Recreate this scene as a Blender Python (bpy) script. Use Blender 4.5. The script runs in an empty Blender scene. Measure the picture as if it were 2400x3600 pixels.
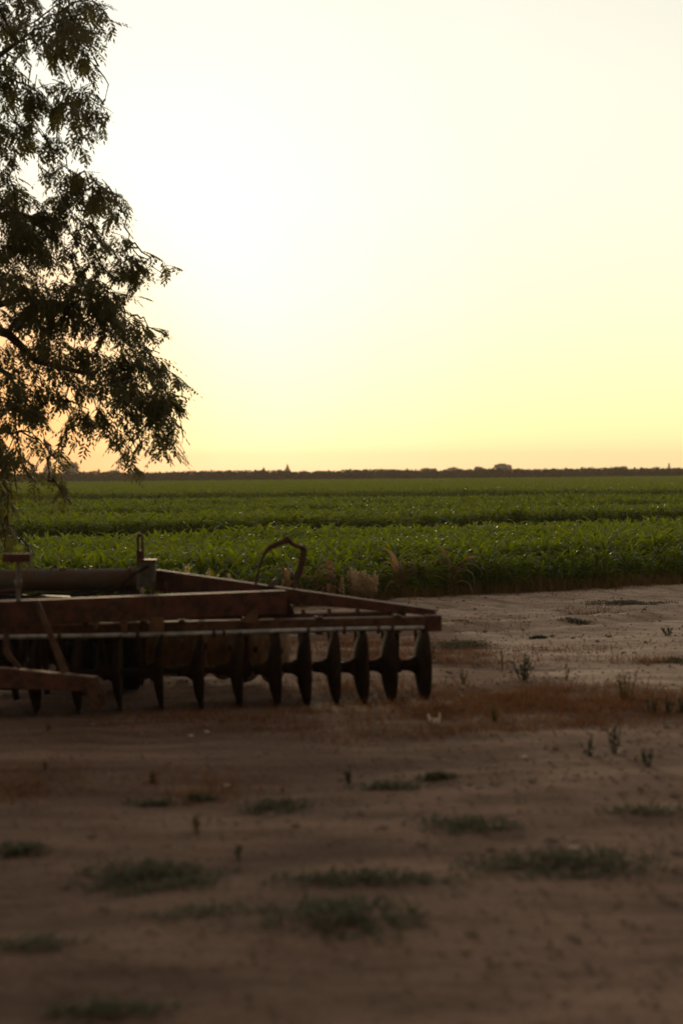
import bpy, math, random
import numpy as np
from mathutils import Vector, Matrix, noise as mnoise, Euler

random.seed(7)
rng = np.random.default_rng(7)
scene = bpy.context.scene
COL = scene.collection

# ------------------------------------------------------------------ camera
CAM_H = 1.7
PITCH = math.radians(1.545)
ROLL = math.radians(-0.40)
FPX = 5000.0                      # focal length in photograph pixels (50 mm on 36 mm)
cam_d = bpy.data.cameras.new("camera")
cam = bpy.data.objects.new("camera", cam_d)
COL.objects.link(cam)
CAM_R = Matrix.Rotation(math.pi / 2 - PITCH, 3, 'X') @ Matrix.Rotation(ROLL, 3, 'Z')
cam.matrix_world = Matrix.Translation((0, 0, CAM_H)) @ CAM_R.to_4x4()
cam_d.sensor_fit = 'VERTICAL'
cam_d.sensor_height = 36.0
cam_d.sensor_width = 24.0
cam_d.lens = 50.0
cam_d.clip_start = 0.1
cam_d.clip_end = 6000.0
cam_d.dof.use_dof = True
cam_d.dof.focus_distance = 24.0
cam_d.dof.aperture_fstop = 1.35
scene.camera = cam


def P(px, py, y):
    """world point seen at photograph pixel (px,py) and standing y metres ahead"""
    d = CAM_R @ Vector(((px - 1200) / FPX, (1800 - py) / FPX, -1.0))
    t = y / d.y
    return Vector((d.x * t, y, CAM_H + d.z * t))


def PG(px, py, h=0.0):
    """world point on the level ground (height h) seen at pixel"""
    d = CAM_R @ Vector(((px - 1200) / FPX, (1800 - py) / FPX, -1.0))
    t = (h - CAM_H) / d.z
    return Vector((d.x * t, d.y * t, h))


# ------------------------------------------------------------------ view / light
scene.view_settings.view_transform = 'Standard'
scene.view_settings.look = 'None'
scene.view_settings.gamma = 1.0
scene.view_settings.exposure = 0.0
scene.view_settings.use_curve_mapping = False
scene.render.engine = 'CYCLES'
scene.cycles.use_denoising = True
scene.cycles.max_bounces = 6
scene.cycles.transparent_max_bounces = 8
scene.cycles.volume_bounces = 0
scene.cycles.sample_clamp_direct = 2.5
scene.cycles.sample_clamp_indirect = 0.8

SUN_EL = math.radians(7.0)
SUN_AZ = math.radians(-9.0)       # measured from +Y towards +X
SUN_DIR = Vector((math.sin(SUN_AZ) * math.cos(SUN_EL), math.cos(SUN_AZ) * math.cos(SUN_EL), math.sin(SUN_EL)))

world = bpy.data.worlds.new("World")
scene.world = world
world.use_nodes = True
nt = world.node_tree
nt.nodes.clear()


def N(tree, kind, **kw):
    n = tree.nodes.new(kind)
    for k, v in kw.items():
        setattr(n, k, v)
    return n


def ramp(tree, pts, interp='LINEAR'):
    r = N(tree, 'ShaderNodeValToRGB')
    r.color_ramp.interpolation = interp
    el = r.color_ramp.elements
    while len(el) > 1:
        el.remove(el[-1])
    for i, (p, c) in enumerate(pts):
        e = el[0] if i == 0 else el.new(p)
        e.position = p
        e.color = (*c, 1) if len(c) == 3 else c
    return r


def vmath(tree, op, a=None, b=None):
    n = N(tree, 'ShaderNodeVectorMath', operation=op)
    for i, v in enumerate((a, b)):
        if v is None:
            continue
        if isinstance(v, (tuple, Vector)):
            n.inputs[i].default_value = tuple(v)
        else:
            tree.links.new(v, n.inputs[i])
    return n


def smath(tree, op, a, b=None, clamp=False):
    n = N(tree, 'ShaderNodeMath', operation=op)
    n.use_clamp = clamp
    for i, v in enumerate((a, b)):
        if v is None:
            continue
        if isinstance(v, (int, float)):
            n.inputs[i].default_value = v
        else:
            tree.links.new(v, n.inputs[i])
    return n


out = N(nt, 'ShaderNodeOutputWorld')
tc = N(nt, 'ShaderNodeTexCoord')
dirn = vmath(nt, 'NORMALIZE', tc.outputs['Generated'])
sep = N(nt, 'ShaderNodeSeparateXYZ')
nt.links.new(dirn.outputs[0], sep.inputs[0])
elev = ramp(nt, [(0.0, (1.30, 0.98, 0.50)), (0.012, (1.26, 1.04, 0.52)), (0.035, (1.14, 1.08, 0.54)),
                 (0.075, (1.07, 1.06, 0.62)), (0.12, (1.04, 1.05, 0.71)), (0.19, (1.02, 1.02, 0.80)),
                 (0.26, (1.01, 0.99, 0.82)), (0.33, (0.99, 0.94, 0.81)), (0.45, (0.96, 0.88, 0.80)),
                 (0.65, (0.78, 0.70, 0.63)), (1.0, (0.56, 0.50, 0.45))], 'LINEAR')
nt.links.new(sep.outputs['Z'], elev.inputs[0])
dot = vmath(nt, 'DOT_PRODUCT', dirn.outputs[0], (math.sin(SUN_AZ), math.cos(SUN_AZ), 0))
dot01 = smath(nt, 'MULTIPLY_ADD', dot.outputs['Value'], 0.5)
dot01.inputs[2].default_value = 0.5
azr = ramp(nt, [(0.0, (0.17, 0.148, 0.128)), (0.4, (0.23, 0.20, 0.178)), (0.6, (0.40, 0.36, 0.33)),
                (0.8, (0.62, 0.60, 0.58)), (0.96, (1, 1, 1)), (1.0, (1, 1, 1))])
nt.links.new(dot01.outputs[0], azr.inputs[0])
mul = N(nt, 'ShaderNodeMix', data_type='RGBA', blend_type='MULTIPLY')
mul.inputs['Factor'].default_value = 1.0
nt.links.new(elev.outputs[0], mul.inputs[6])
nt.links.new(azr.outputs[0], mul.inputs[7])
gl_dir = Vector((math.sin(math.radians(-6.5)) * math.cos(math.radians(7.5)), math.cos(math.radians(-6.5)) * math.cos(math.radians(7.5)), math.sin(math.radians(7.5))))
gd = vmath(nt, 'DOT_PRODUCT', dirn.outputs[0], gl_dir)
gr = ramp(nt, [(0.955, (0, 0, 0)), (0.972, (0.01, 0.01, 0.015)), (0.986, (0.05, 0.05, 0.07)), (0.994, (0.10, 0.10, 0.13)), (1.0, (0.20, 0.20, 0.22))], 'EASE')
nt.links.new(gd.outputs['Value'], gr.inputs[0])
addc = N(nt, 'ShaderNodeMix', data_type='RGBA', blend_type='ADD')
addc.inputs['Factor'].default_value = 1.0
nt.links.new(mul.outputs[2], addc.inputs[6])
nt.links.new(gr.outputs[0], addc.inputs[7])
pd = Vector((math.sin(math.radians(-13.5)), math.cos(math.radians(-13.5)), math.tan(math.radians(2.0)))).normalized()
pdn = vmath(nt, 'DOT_PRODUCT', dirn.outputs[0], pd)
pr = ramp(nt, [(0.9810, (0, 0, 0)), (0.9900, (0.15, 0.15, 0.15)), (0.9955, (0.55, 0.55, 0.55)), (1.0, (0.95, 0.95, 0.95))], 'EASE')
nt.links.new(pdn.outputs['Value'], pr.inputs[0])
peach = N(nt, 'ShaderNodeMix', data_type='RGBA', blend_type='MIX')
nt.links.new(pr.outputs[0], peach.inputs['Factor'])
nt.links.new(addc.outputs[2], peach.inputs[6])
peach.inputs[7].default_value = (1.30, 0.58, 0.22, 1)
bg1 = N(nt, 'ShaderNodeBackground')
bg1.inputs['Strength'].default_value = 1.0
nt.links.new(peach.outputs[2], bg1.inputs['Color'])
sky = N(nt, 'ShaderNodeTexSky', sky_type='NISHITA')
sky.sun_disc = False
sky.sun_elevation = SUN_EL
sky.sun_rotation = SUN_AZ
bg2 = N(nt, 'ShaderNodeBackground')
bg2.inputs['Strength'].default_value = 0.006
nt.links.new(sky.outputs[0], bg2.inputs['Color'])
adds = N(nt, 'ShaderNodeAddShader')
nt.links.new(bg1.outputs[0], adds.inputs[0])
nt.links.new(bg2.outputs[0], adds.inputs[1])
nt.links.new(adds.outputs[0], out.inputs['Surface'])

sun_d = bpy.data.lights.new("sun", 'SUN')
sun_d.energy = 1.35
sun_d.angle = math.radians(9)
sun_d.color = (1.0, 0.74, 0.45)
sun = bpy.data.objects.new("sun", sun_d)
sun.rotation_euler = (-SUN_DIR).to_track_quat('-Z', 'Y').to_euler()
sun.location = (0, 0, 30)
COL.objects.link(sun)

# ------------------------------------------------------------------ helpers


def material(name):
    m = bpy.data.materials.new(name)
    m.use_nodes = True
    t = m.node_tree
    b = t.nodes['Principled BSDF']
    o = t.nodes['Material Output']
    return m, t, b, o


def noise_tex(t, vec, scale, detail=4.0, rough=0.55):
    n = N(t, 'ShaderNodeTexNoise')
    n.inputs['Scale'].default_value = scale
    n.inputs['Detail'].default_value = detail
    n.inputs['Roughness'].default_value = rough
    if vec is not None:
        t.links.new(vec, n.inputs['Vector'])
    return n


def mixc(t, fac, a, b, blend='MIX'):
    m = N(t, 'ShaderNodeMix', data_type='RGBA', blend_type=blend)
    if isinstance(fac, (int, float)):
        m.inputs['Factor'].default_value = fac
    else:
        t.links.new(fac, m.inputs['Factor'])
    for i, c in ((6, a), (7, b)):
        if isinstance(c, tuple):
            m.inputs[i].default_value = (*c, 1)
        else:
            t.links.new(c, m.inputs[i])
    return m.outputs[2]


def bump(t, b, height, strength, dist):
    n = N(t, 'ShaderNodeBump')
    n.inputs['Strength'].default_value = strength
    n.inputs['Distance'].default_value = dist
    t.links.new(height, n.inputs['Height'])
    t.links.new(n.outputs[0], b.inputs['Normal'])


def metal_mat(name, c1, c2, rough=0.6, metallic=0.25, scale=14, c3=None, spec=0.3):
    m, t, b, o = material(name)
    g = N(t, 'ShaderNodeNewGeometry')
    n1 = noise_tex(t, g.outputs['Position'], scale, 6, 0.65)
    r1 = ramp(t, [(0.42, (0, 0, 0)), (0.58, (1, 1, 1))])
    t.links.new(n1.outputs['Fac'], r1.inputs[0])
    c = mixc(t, r1.outputs[0], c1, c2)
    if c3:
        n2 = noise_tex(t, g.outputs['Position'], scale * 0.35, 5, 0.7)
        r2 = ramp(t, [(0.55, (0, 0, 0)), (0.7, (1, 1, 1))])
        t.links.new(n2.outputs['Fac'], r2.inputs[0])
        c = mixc(t, r2.outputs[0], c, c3)
    t.links.new(c, b.inputs['Base Color'])
    b.inputs['Metallic'].default_value = metallic
    b.inputs['Specular IOR Level'].default_value = spec
    b.inputs['Roughness'].default_value = rough
    n3 = noise_tex(t, g.outputs['Position'], scale * 8, 4, 0.7)
    bump(t, b, n3.outputs['Fac'], 0.4, 0.004)
    return m


def leaf_mat(name, c1, c2, trans=0.35, tcol=None, rough=0.42, per_instance=False, spec=0.5, nscale=3.0):
    m, t, b, o = material(name)
    g = N(t, 'ShaderNodeNewGeometry')
    n1 = noise_tex(t, g.outputs['Position'], nscale, 3)
    r1 = ramp(t, [(0.35, (0, 0, 0)), (0.65, (1, 1, 1))])
    t.links.new(n1.outputs['Fac'], r1.inputs[0])
    c = mixc(t, r1.outputs[0], c1, c2)
    if per_instance:
        oi = N(t, 'ShaderNodeObjectInfo')
        hs = N(t, 'ShaderNodeHueSaturation')
        v = smath(t, 'MULTIPLY_ADD', oi.outputs['Random'], 0.5)
        v.inputs[2].default_value = 0.75
        t.links.new(v.outputs[0], hs.inputs['Value'])
        rh = smath(t, 'FRACT', smath(t, 'MULTIPLY', oi.outputs['Random'], 37.0).outputs[0])
        hu = smath(t, 'MULTIPLY_ADD', rh.outputs[0], -0.045)
        hu.inputs[2].default_value = 0.512
        t.links.new(hu.outputs[0], hs.inputs['Hue'])
        t.links.new(c, hs.inputs['Color'])
        c = hs.outputs[0]
    t.links.new(c, b.inputs['Base Color'])
    b.inputs['Roughness'].default_value = rough
    b.inputs['Specular IOR Level'].default_value = spec
    tr = N(t, 'ShaderNodeBsdfTranslucent')
    if tcol:
        tc_ = mixc(t, 0.75, c, tcol)
        t.links.new(tc_, tr.inputs['Color'])
    else:
        t.links.new(c, tr.inputs['Color'])
    mx = N(t, 'ShaderNodeMixShader')
    mx.inputs[0].default_value = trans
    t.links.new(b.outputs[0], mx.inputs[1])
    t.links.new(tr.outputs[0], mx.inputs[2])
    t.links.new(mx.outputs[0], o.inputs['Surface'])
    return m


class MB:
    def __init__(self):
        self.v = []
        self.f = []

    def add(self, verts, faces):
        o = len(self.v)
        self.v.extend([tuple(p) for p in verts])
        self.f.extend([tuple(i + o for i in q) for q in faces])

    def beam(self, p0, p1, w, h, up=Vector((0, 0, 1)), ch=0.12, w1=None, h1=None):
        """chamfered bar from p0 to p1; w across, h along up"""
        p0, p1 = Vector(p0), Vector(p1)
        d = (p1 - p0).normalized()
        s = d.cross(Vector(up)).normalized()
        u = s.cross(d).normalized()
        rings = []
        for p, ww, hh in ((p0, w, h), (p1, w1 or w, h1 or h)):
            c = ch * min(ww, hh)
            a, b = ww / 2, hh / 2
            rings.append([p + s * x + u * z for x, z in ((-a + c, -b), (a - c, -b), (a, -b + c), (a, b - c), (a - c, b), (-a + c, b), (-a, b - c), (-a, -b + c))])
        fs = [(i, (i + 1) % 8, 8 + (i + 1) % 8, 8 + i) for i in range(8)]
        fs += [tuple(range(7, -1, -1)), tuple(range(8, 16))]
        self.add(rings[0] + rings[1], fs)

    def tube(self, pts, r, n=10, cap=True):
        pts = [Vector(p) for p in pts]
        k = len(pts)
        rs = r if isinstance(r, (list, tuple)) else [r] * k
        d0 = (pts[1] - pts[0]).normalized()
        ref = Vector((0, 0, 1)) if abs(d0.z) < 0.9 else Vector((1, 0, 0))
        vs = []
        for i, p in enumerate(pts):
            d = (pts[min(i + 1, k - 1)] - pts[max(i - 1, 0)]).normalized()
            s = d.cross(ref).normalized()
            u = s.cross(d).normalized()
            vs += [p + (s * math.cos(a) + u * math.sin(a)) * rs[i] for a in [2 * math.pi * j / n for j in range(n)]]
        fs = []
        for i in range(k - 1):
            for j in range(n):
                fs.append((i * n + j, i * n + (j + 1) % n, (i + 1) * n + (j + 1) % n, (i + 1) * n + j))
        if cap:
            fs.append(tuple(range(n - 1, -1, -1)))
            fs.append(tuple((k - 1) * n + j for j in range(n)))
        self.add(vs, fs)

    def lathe(self, prof, axis, origin=(0, 0, 0), n=40, close=False):
        """prof: list of (radius, distance along axis)"""
        axis = Vector(axis).normalized()
        ref = Vector((0, 0, 1)) if abs(axis.z) < 0.9 else Vector((1, 0, 0))
        s = axis.cross(ref).normalized()
        u = s.cross(axis).normalized()
        o = Vector(origin)
        vs = []
        for r, a in prof:
            vs += [o + axis * a + (s * math.cos(t) + u * math.sin(t)) * r for t in [2 * math.pi * j / n for j in range(n)]]
        fs = []
        k = len(prof)
        for i in range(k if close else k - 1):
            i2 = (i + 1) % k
            for j in range(n):
                fs.append((i * n + j, i * n + (j + 1) % n, i2 * n + (j + 1) % n, i2 * n + j))
        self.add(vs, fs)

    def plate(self, poly, nrm, th):
        """flat plate: polygon of world points extruded along nrm both ways"""
        nrm = Vector(nrm).normalized() * th / 2
        k = len(poly)
        vs = [Vector(p) - nrm for p in poly] + [Vector(p) + nrm for p in poly]
        fs = [tuple(range(k)), tuple(range(2 * k - 1, k - 1, -1))]
        fs += [(i, k + i, k + (i + 1) % k, (i + 1) % k) for i in range(k)]
        self.add(vs, fs)

    def strip(self, pts, width, wdir, th):
        """bent flat strap following pts, width along wdir"""
        pts = [Vector(p) for p in pts]
        k = len(pts)
        wdir = Vector(wdir).normalized()
        ws = width if isinstance(width, (list, tuple)) else [width] * k
        vs = []
        for i, p in enumerate(pts):
            d = (pts[min(i + 1, k - 1)] - pts[max(i - 1, 0)]).normalized()
            nn = d.cross(wdir).normalized()
            a = wdir * ws[i] / 2
            b = nn * th / 2
            vs += [p - a - b, p + a - b, p + a + b, p - a + b]
        fs = []
        for i in range(k - 1):
            for j in range(4):
                fs.append((i * 4 + j, i * 4 + (j + 1) % 4, i * 4 + 4 + (j + 1) % 4, i * 4 + 4 + j))
        fs += [(3, 2, 1, 0), tuple((k - 1) * 4 + j for j in range(4))]
        self.add(vs, fs)

    def mesh(self, name, mat, smooth=False, offset=(0, 0, 0)):
        me = bpy.data.meshes.new(name)
        ox, oy, oz = offset
        me.from_pydata([(x - ox, y - oy, z - oz) for x, y, z in self.v], [], self.f)
        me.update()
        if mat:
            me.materials.append(mat)
        if smooth:
            for p in me.polygons:
                p.use_smooth = True
        return me


def np_mesh(name, verts, quads, mat):
    me = bpy.data.meshes.new(name)
    verts = np.asarray(verts, dtype=np.float32)
    quads = np.asarray(quads, dtype=np.int32)
    me.vertices.add(len(verts))
    me.vertices.foreach_set('co', verts.ravel())
    k = quads.shape[1]
    me.loops.add(quads.size)
    me.loops.foreach_set('vertex_index', quads.ravel())
    me.polygons.add(len(quads))
    me.polygons.foreach_set('loop_start', np.arange(0, quads.size, k, dtype=np.int32))
    me.polygons.foreach_set('loop_total', np.full(len(quads), k, dtype=np.int32))
    me.update(calc_edges=True)
    me.validate()
    if mat:
        me.materials.append(mat)
    return me


def link(name, data, loc=(0, 0, 0), parent=None):
    o = bpy.data.objects.new(name, data)
    COL.objects.link(o)
    o.location = loc
    if parent:
        o.parent = parent
    return o


def tag(o, label=None, cat=None, group=None, kind=None):
    if label:
        o['label'] = label
    if cat:
        o['category'] = cat
    if group:
        o['group'] = group
    if kind:
        o['kind'] = kind
    return o


def sstep(a, b, x):
    t = min(1, max(0, (x - a) / (b - a)))
    return t * t * (3 - 2 * t)


# ------------------------------------------------------------------ ground
def edge_y(x):
    """field edge line (where road ends, corn begins)"""
    return 18.55 + 0.587 * x + 0.15 * math.sin(x * 0.9)


def ground_z(x, y):
    r = math.hypot(x, y)
    k = 1.0 if r < 60 else max(0.0, 1 - (r - 60) / 60)
    if k == 0:
        return 0.0
    tx, ty = x * 0.93 + y * 0.37, -x * 0.37 + y * 0.93     # along and across the tracks
    z = 0.030 * mnoise.noise(Vector((tx * 0.22, ty * 0.8, 1.3)))
    z += 0.026 * mnoise.noise(Vector((tx * 0.7, ty * 2.2, 5.3)))
    rut = y - edge_y(x)
    if -6.5 < rut < 0:
        for c_, w_ in ((-1.3, .28), (-3.1, .30), (-4.4, .22)):
            q_ = rut - c_ - .35 * math.sin(x * .35 + c_) - 0.02 * (x - 2) ** 2
            z += -0.065 * math.exp(-(q_ / w_) ** 2) + 0.03 * math.exp(-((abs(q_) - 1.7 * w_) / (w_ * .6)) ** 2)
        z += 0.014 * mnoise.noise(Vector((x * 5, y * 5, 2.7)))
    if r < 30:
        z += 0.013 * mnoise.noise(Vector((x * 3.1, y * 3.1, 9.7)))
    d = y - edge_y(x)
    z += 0.06 * math.exp(-((d + 0.25) / 0.28) ** 2) * (0.6 + 0.6 * mnoise.noise(Vector((x * 1.7, y * 1.7, 3.0))))
    return z * k


def axis_coords(lo, hi, fine_lo, fine_hi, step, grow):
    a = list(np.arange(fine_lo, fine_hi + 1e-6, step))
    s = step
    while a[-1] < hi:
        s *= grow
        a.append(a[-1] + s)
    s = step
    while a[0] > lo:
        s *= grow
        a.insert(0, a[0] - s)
    return a


gx = axis_coords(-2500, 2500, -4.5, 6.0, 0.075, 1.12)
gy = axis_coords(-60, 3000, 3.0, 12.0, 0.07, 1.022)
gv, road_a, litter_a = [], [], []
LITTER = []          # (centre, half width, half depth, strength) of strips of red dry litter


def lit(px0, px1, py, dpy, s):
    a = PG(px0, py)
    b = PG(px1, py)
    c = PG((px0 + px1) / 2, py - dpy)
    e = PG((px0 + px1) / 2, py + dpy)
    LITTER.append(((a + b) / 2, (b.x - a.x) / 2, (c.y - e.y) / 2, s))


for a in ((1480, 2450, 2475, 52, 1.0), (1300, 2050, 2510, 26, .75), (1000, 1850, 2330, 14, .7), (1050, 1720, 2295, 9, .9),
          (1540, 1800, 2192, 9, .7), (1000, 1500, 2270, 12, .8), (2000, 2250, 2150, 8, .7), (2150, 2450, 2325, 9, .7),
          (1000, 1500, 2420, 26, .5), (1400, 1900, 2570, 18, .5), (500, 1200, 2530, 40, .35), (1100, 1500, 2590, 24, .4),
          (500, 900, 2760, 40, .35), (0, 300, 2750, 50, .3), (1580, 1720, 2300, 10, .9), (1700, 2150, 2290, 8, .35)):
    lit(*a)


def litter_at(x, y):
    v = 0.0
    for c, hw, hd, s in LITTER:
        q = ((x - c.x) / hw) ** 2 + ((y - c.y) / hd) ** 2
        if q < 3:
            v = max(v, s * math.exp(-q * 0.9))
    return v


for y in gy:
    for x in gx:
        gv.append((x, y, ground_z(x, y)))
        e = edge_y(x)
        # light, worn wheel lane along the field edge
        yl = max(10.6, 16.0 - max(0.0, x - 0.7) * 4.2) if x > -1.5 else 15.0
        rd = sstep(yl - 1.3, yl + 1.3, y + 1.1 * mnoise.noise(Vector((x * .8, y * .45, 0)))) * (1 - sstep(e - 0.35, e - 0.1, y))
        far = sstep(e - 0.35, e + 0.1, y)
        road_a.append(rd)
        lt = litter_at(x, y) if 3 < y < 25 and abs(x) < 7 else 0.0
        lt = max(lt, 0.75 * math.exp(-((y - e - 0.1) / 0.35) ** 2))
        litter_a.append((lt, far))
nx = len(gx)
gf = [(j * nx + i, j * nx + i + 1, (j + 1) * nx + i + 1, (j + 1) * nx + i) for j in range(len(gy) - 1) for i in range(nx - 1)]

m_ground, t, b, o = material("dry_soil")
g = N(t, 'ShaderNodeNewGeometry')
mp = N(t, 'ShaderNodeMapping')
mp.inputs['Rotation'].default_value = (0, 0, math.radians(-21))
mp.inputs['Scale'].default_value = (0.33, 1.25, 1.0)
t.links.new(g.outputs['Position'], mp.inputs['Vector'])
at = N(t, 'ShaderNodeAttribute', attribute_name='road')
al = N(t, 'ShaderNodeAttribute', attribute_name='litter')
af = N(t, 'ShaderNodeAttribute', attribute_name='field')
n_big = noise_tex(t, mp.outputs[0], 0.9, 5, 0.6)
n_mid = noise_tex(t, mp.outputs[0], 4.0, 6, 0.65)
n_fine = noise_tex(t, g.outputs['Position'], 28.0, 6, 0.7)
rb = ramp(t, [(0.36, (0, 0, 0)), (0.64, (1, 1, 1))])
t.links.new(n_big.outputs['Fac'], rb.inputs[0])
c = mixc(t, rb.outputs[0], (0.152, 0.096, 0.070), (0.330, 0.225, 0.164))
rm = ramp(t, [(0.35, (0.68, 0.66, 0.65)), (0.55, (1, 1, 1)), (0.75, (1.16, 1.13, 1.08))])
t.links.new(n_mid.outputs['Fac'], rm.inputs[0])
c = mixc(t, 1.0, c, rm.outputs[0], 'MULTIPLY')
croad = mixc(t, 1.0, mixc(t, rb.outputs[0], (0.42, 0.325, 0.245), (0.62, 0.495, 0.39)), rm.outputs[0], 'MULTIPLY')
rmask = smath(t, 'MULTIPLY_ADD', n_mid.outputs['Fac'], 1.6)
rmask.inputs[2].default_value = -0.8
rmask2 = smath(t, 'ADD', at.outputs['Fac'], rmask.outputs[0], True)
rmask3 = smath(t, 'MULTIPLY', rmask2.outputs[0], at.outputs['Fac'], True)
c = mixc(t, rmask3.outputs[0], c, croad)
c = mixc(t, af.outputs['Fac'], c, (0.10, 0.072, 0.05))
n_l = noise_tex(t, mp.outputs[0], 7.0, 6, 0.7)
lm = smath(t, 'MULTIPLY_ADD', n_l.outputs['Fac'], 2.4)
lm.inputs[2].default_value = -1.55
lm2 = smath(t, 'ADD', al.outputs['Fac'], lm.outputs[0], True)
lm3 = smath(t, 'MULTIPLY', lm2.outputs[0], al.outputs['Fac'], True)
clit = mixc(t, n_fine.outputs['Fac'], (0.16, 0.062, 0.028), (0.27, 0.135, 0.065))
c = mixc(t, lm3.outputs[0], c, clit)
rf = ramp(t, [(0.3, (0.75, 0.74, 0.73)), (0.6, (1.05, 1.05, 1.05))])
t.links.new(n_fine.outputs['Fac'], rf.inputs[0])
c = mixc(t, 1.0, c, rf.outputs[0], 'MULTIPLY')
t.links.new(c, b.inputs['Base Color'])
b.inputs['Roughness'].default_value = 0.95
b.inputs['Specular IOR Level'].default_value = 0.15
hh = smath(t, 'MULTIPLY_ADD', n_mid.outputs['Fac'], 2.0)
t.links.new(n_fine.outputs['Fac'], hh.inputs[2])
bump(t, b, hh.outputs[0], 0.75, 0.03)

gme = bpy.data.meshes.new("ground")
gme.from_pydata(gv, [], gf)
gme.update()
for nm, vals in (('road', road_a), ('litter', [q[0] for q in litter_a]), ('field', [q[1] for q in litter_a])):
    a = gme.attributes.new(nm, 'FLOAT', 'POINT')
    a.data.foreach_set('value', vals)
gme.polygons.foreach_set('use_smooth', [True] * len(gme.polygons))
gme.materials.append(m_ground)
tag(link("ground", gme), kind='structure')

# ------------------------------------------------------------------ haze
m_haze = bpy.data.materials.new("thin_evening_haze")
m_haze.use_nodes = True
t = m_haze.node_tree
t.nodes.clear()
ho = N(t, 'ShaderNodeOutputMaterial')
pv = N(t, 'ShaderNodeVolumePrincipled')
pv.inputs['Color'].default_value = (0.98, 0.82, 0.66, 1)
pv.inputs['Density'].default_value = 0.00036
pv.inputs['Anisotropy'].default_value = 0.3
t.links.new(pv.outputs[0], ho.inputs['Volume'])
HB = MB()
HB.add([(x, y, z) for z in (-1.2, 22) for x, y in ((-700, -80), (700, -80), (700, 1500), (-700, 1500))],
       [(3, 2, 1, 0), (4, 5, 6, 7), (0, 1, 5, 4), (1, 2, 6, 5), (2, 3, 7, 6), (3, 0, 4, 7)])
tag(link("haze", HB.mesh("haze", m_haze)), kind='stuff')

# ------------------------------------------------------------------ disc harrow
M_RUST = metal_mat("rusty_red_steel", (0.130, 0.048, 0.031), (0.060, 0.028, 0.021), 0.65, 0.1, 9, (0.16, 0.080, 0.05))
M_RUST2 = metal_mat("brown_rust_steel", (0.13, 0.065, 0.035), (0.07, 0.034, 0.022), 0.6, 0.2, 11)
M_BLADE = metal_mat("dark_blade_steel", (0.026, 0.016, 0.011), (0.048, 0.027, 0.017), 0.85, 0.0, 8, None, 0.08)
M_OCHRE = metal_mat("dusty_ochre_blade", (0.18, 0.098, 0.042), (0.11, 0.06, 0.028), 0.8, 0.0, 9)
M_PIPE = metal_mat("worn_grey_pipe", (0.56, 0.57, 0.58), (0.36, 0.35, 0.34), 0.4, 0.3, 12)
M_TUBE = metal_mat("faded_green_tube", (0.105, 0.105, 0.085), (0.12, 0.070, 0.045), 0.6, 0.15, 4)
M_BOX = metal_mat("faded_green_box", (0.13, 0.14, 0.11), (0.10, 0.08, 0.06), 0.7, 0.1, 10)
M_TYRE = metal_mat("black_tyre_rubber", (0.018, 0.017, 0.016), (0.03, 0.027, 0.023), 0.85, 0.0, 10, None, 0.1)
M_POST = metal_mat("grey_screw_steel", (0.22, 0.20, 0.19), (0.13, 0.09, 0.07), 0.5, 0.3, 20)
M_GLINT = metal_mat("bright_worn_steel", (0.85, 0.84, 0.82), (0.75, 0.72, 0.68), 0.3, 0.6, 20)

BASE = Vector((-0.9, 10.7, 0.0))
harrow = link("disc_harrow", None, BASE)
harrow.empty_display_size = 0.3
tag(harrow, "rusty red disc harrow with a row of upright steel discs, parked on the bare dirt", "disc harrow")


def part(name, mb, mat, parent=harrow, smooth=False, off=None):
    off = BASE if off is None else off
    return link(name, mb.mesh(name, mat, smooth, off), (0, 0, 0), parent)


GA = math.radians(8.0)
AX = Vector((math.cos(GA), math.sin(GA), 0))      # gang axis, left to right
FW = Vector((math.sin(GA), -math.cos(GA), 0))     # towards the camera
R0 = Vector((0.735, 10.76, 0))                    # right end of the front gang


def G(s, h, off=0.0):
    return R0 - AX * s + FW * off + Vector((0, 0, h))


def gs(px, off=0.0):
    """s along the gang that is seen at pixel column px"""
    best = 0
    lo, hi = -0.5, 5.0
    for _ in range(40):
        mid = (lo + hi) / 2
        q = G(mid, 0.5, off)
        v = CAM_R.transposed() @ (q - Vector((0, 0, CAM_H)))
        u = 1200 + FPX * v.x / -v.z
        if u > px:
            lo = mid
        else:
            hi = mid
    return lo


# front gang beam with an end block
mb = MB()
mb.beam(G(0.06, 0.567), G(3.6, 0.567), 0.10, 0.105, ch=0.1)
gb = part("gang_beam", mb, M_RUST2)
mb = MB()
mb.beam(G(-0.005, 0.566), G(0.115, 0.566), 0.125, 0.12, ch=0.08)
mb.tube([G(0.05, 0.58, 0.06), G(0.05, 0.58, 0.085)], 0.016, 6)
part("end_block", mb, M_RUST)
# grey pipe in front of the gang beam
mb = MB()
pts = [G(s, 0.537 + 0.004 * math.sin(s * 2.1), 0.078) for s in np.linspace(gs(1490, .078), 3.3, 14)]
mb.tube(pts, 0.0165, 12)
pipe = part("pipe", mb, M_PIPE, smooth=True)
for px in (1330, 1378, 1083, 752, 787, 484, 210, 1210):
    mb = MB()
    s = gs(px, .078)
    mb.tube([G(s - 0.012, 0.537, 0.078), G(s + 0.012, 0.537, 0.078)], 0.023, 8)
    mb.beam(G(s, 0.552, 0.066), G(s, 0.50, 0.066), 0.02, 0.03, FW)
    c_ = link("clamp", mb.mesh("clamp", M_RUST2, False, BASE), (0, 0, 0), pipe)
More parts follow.
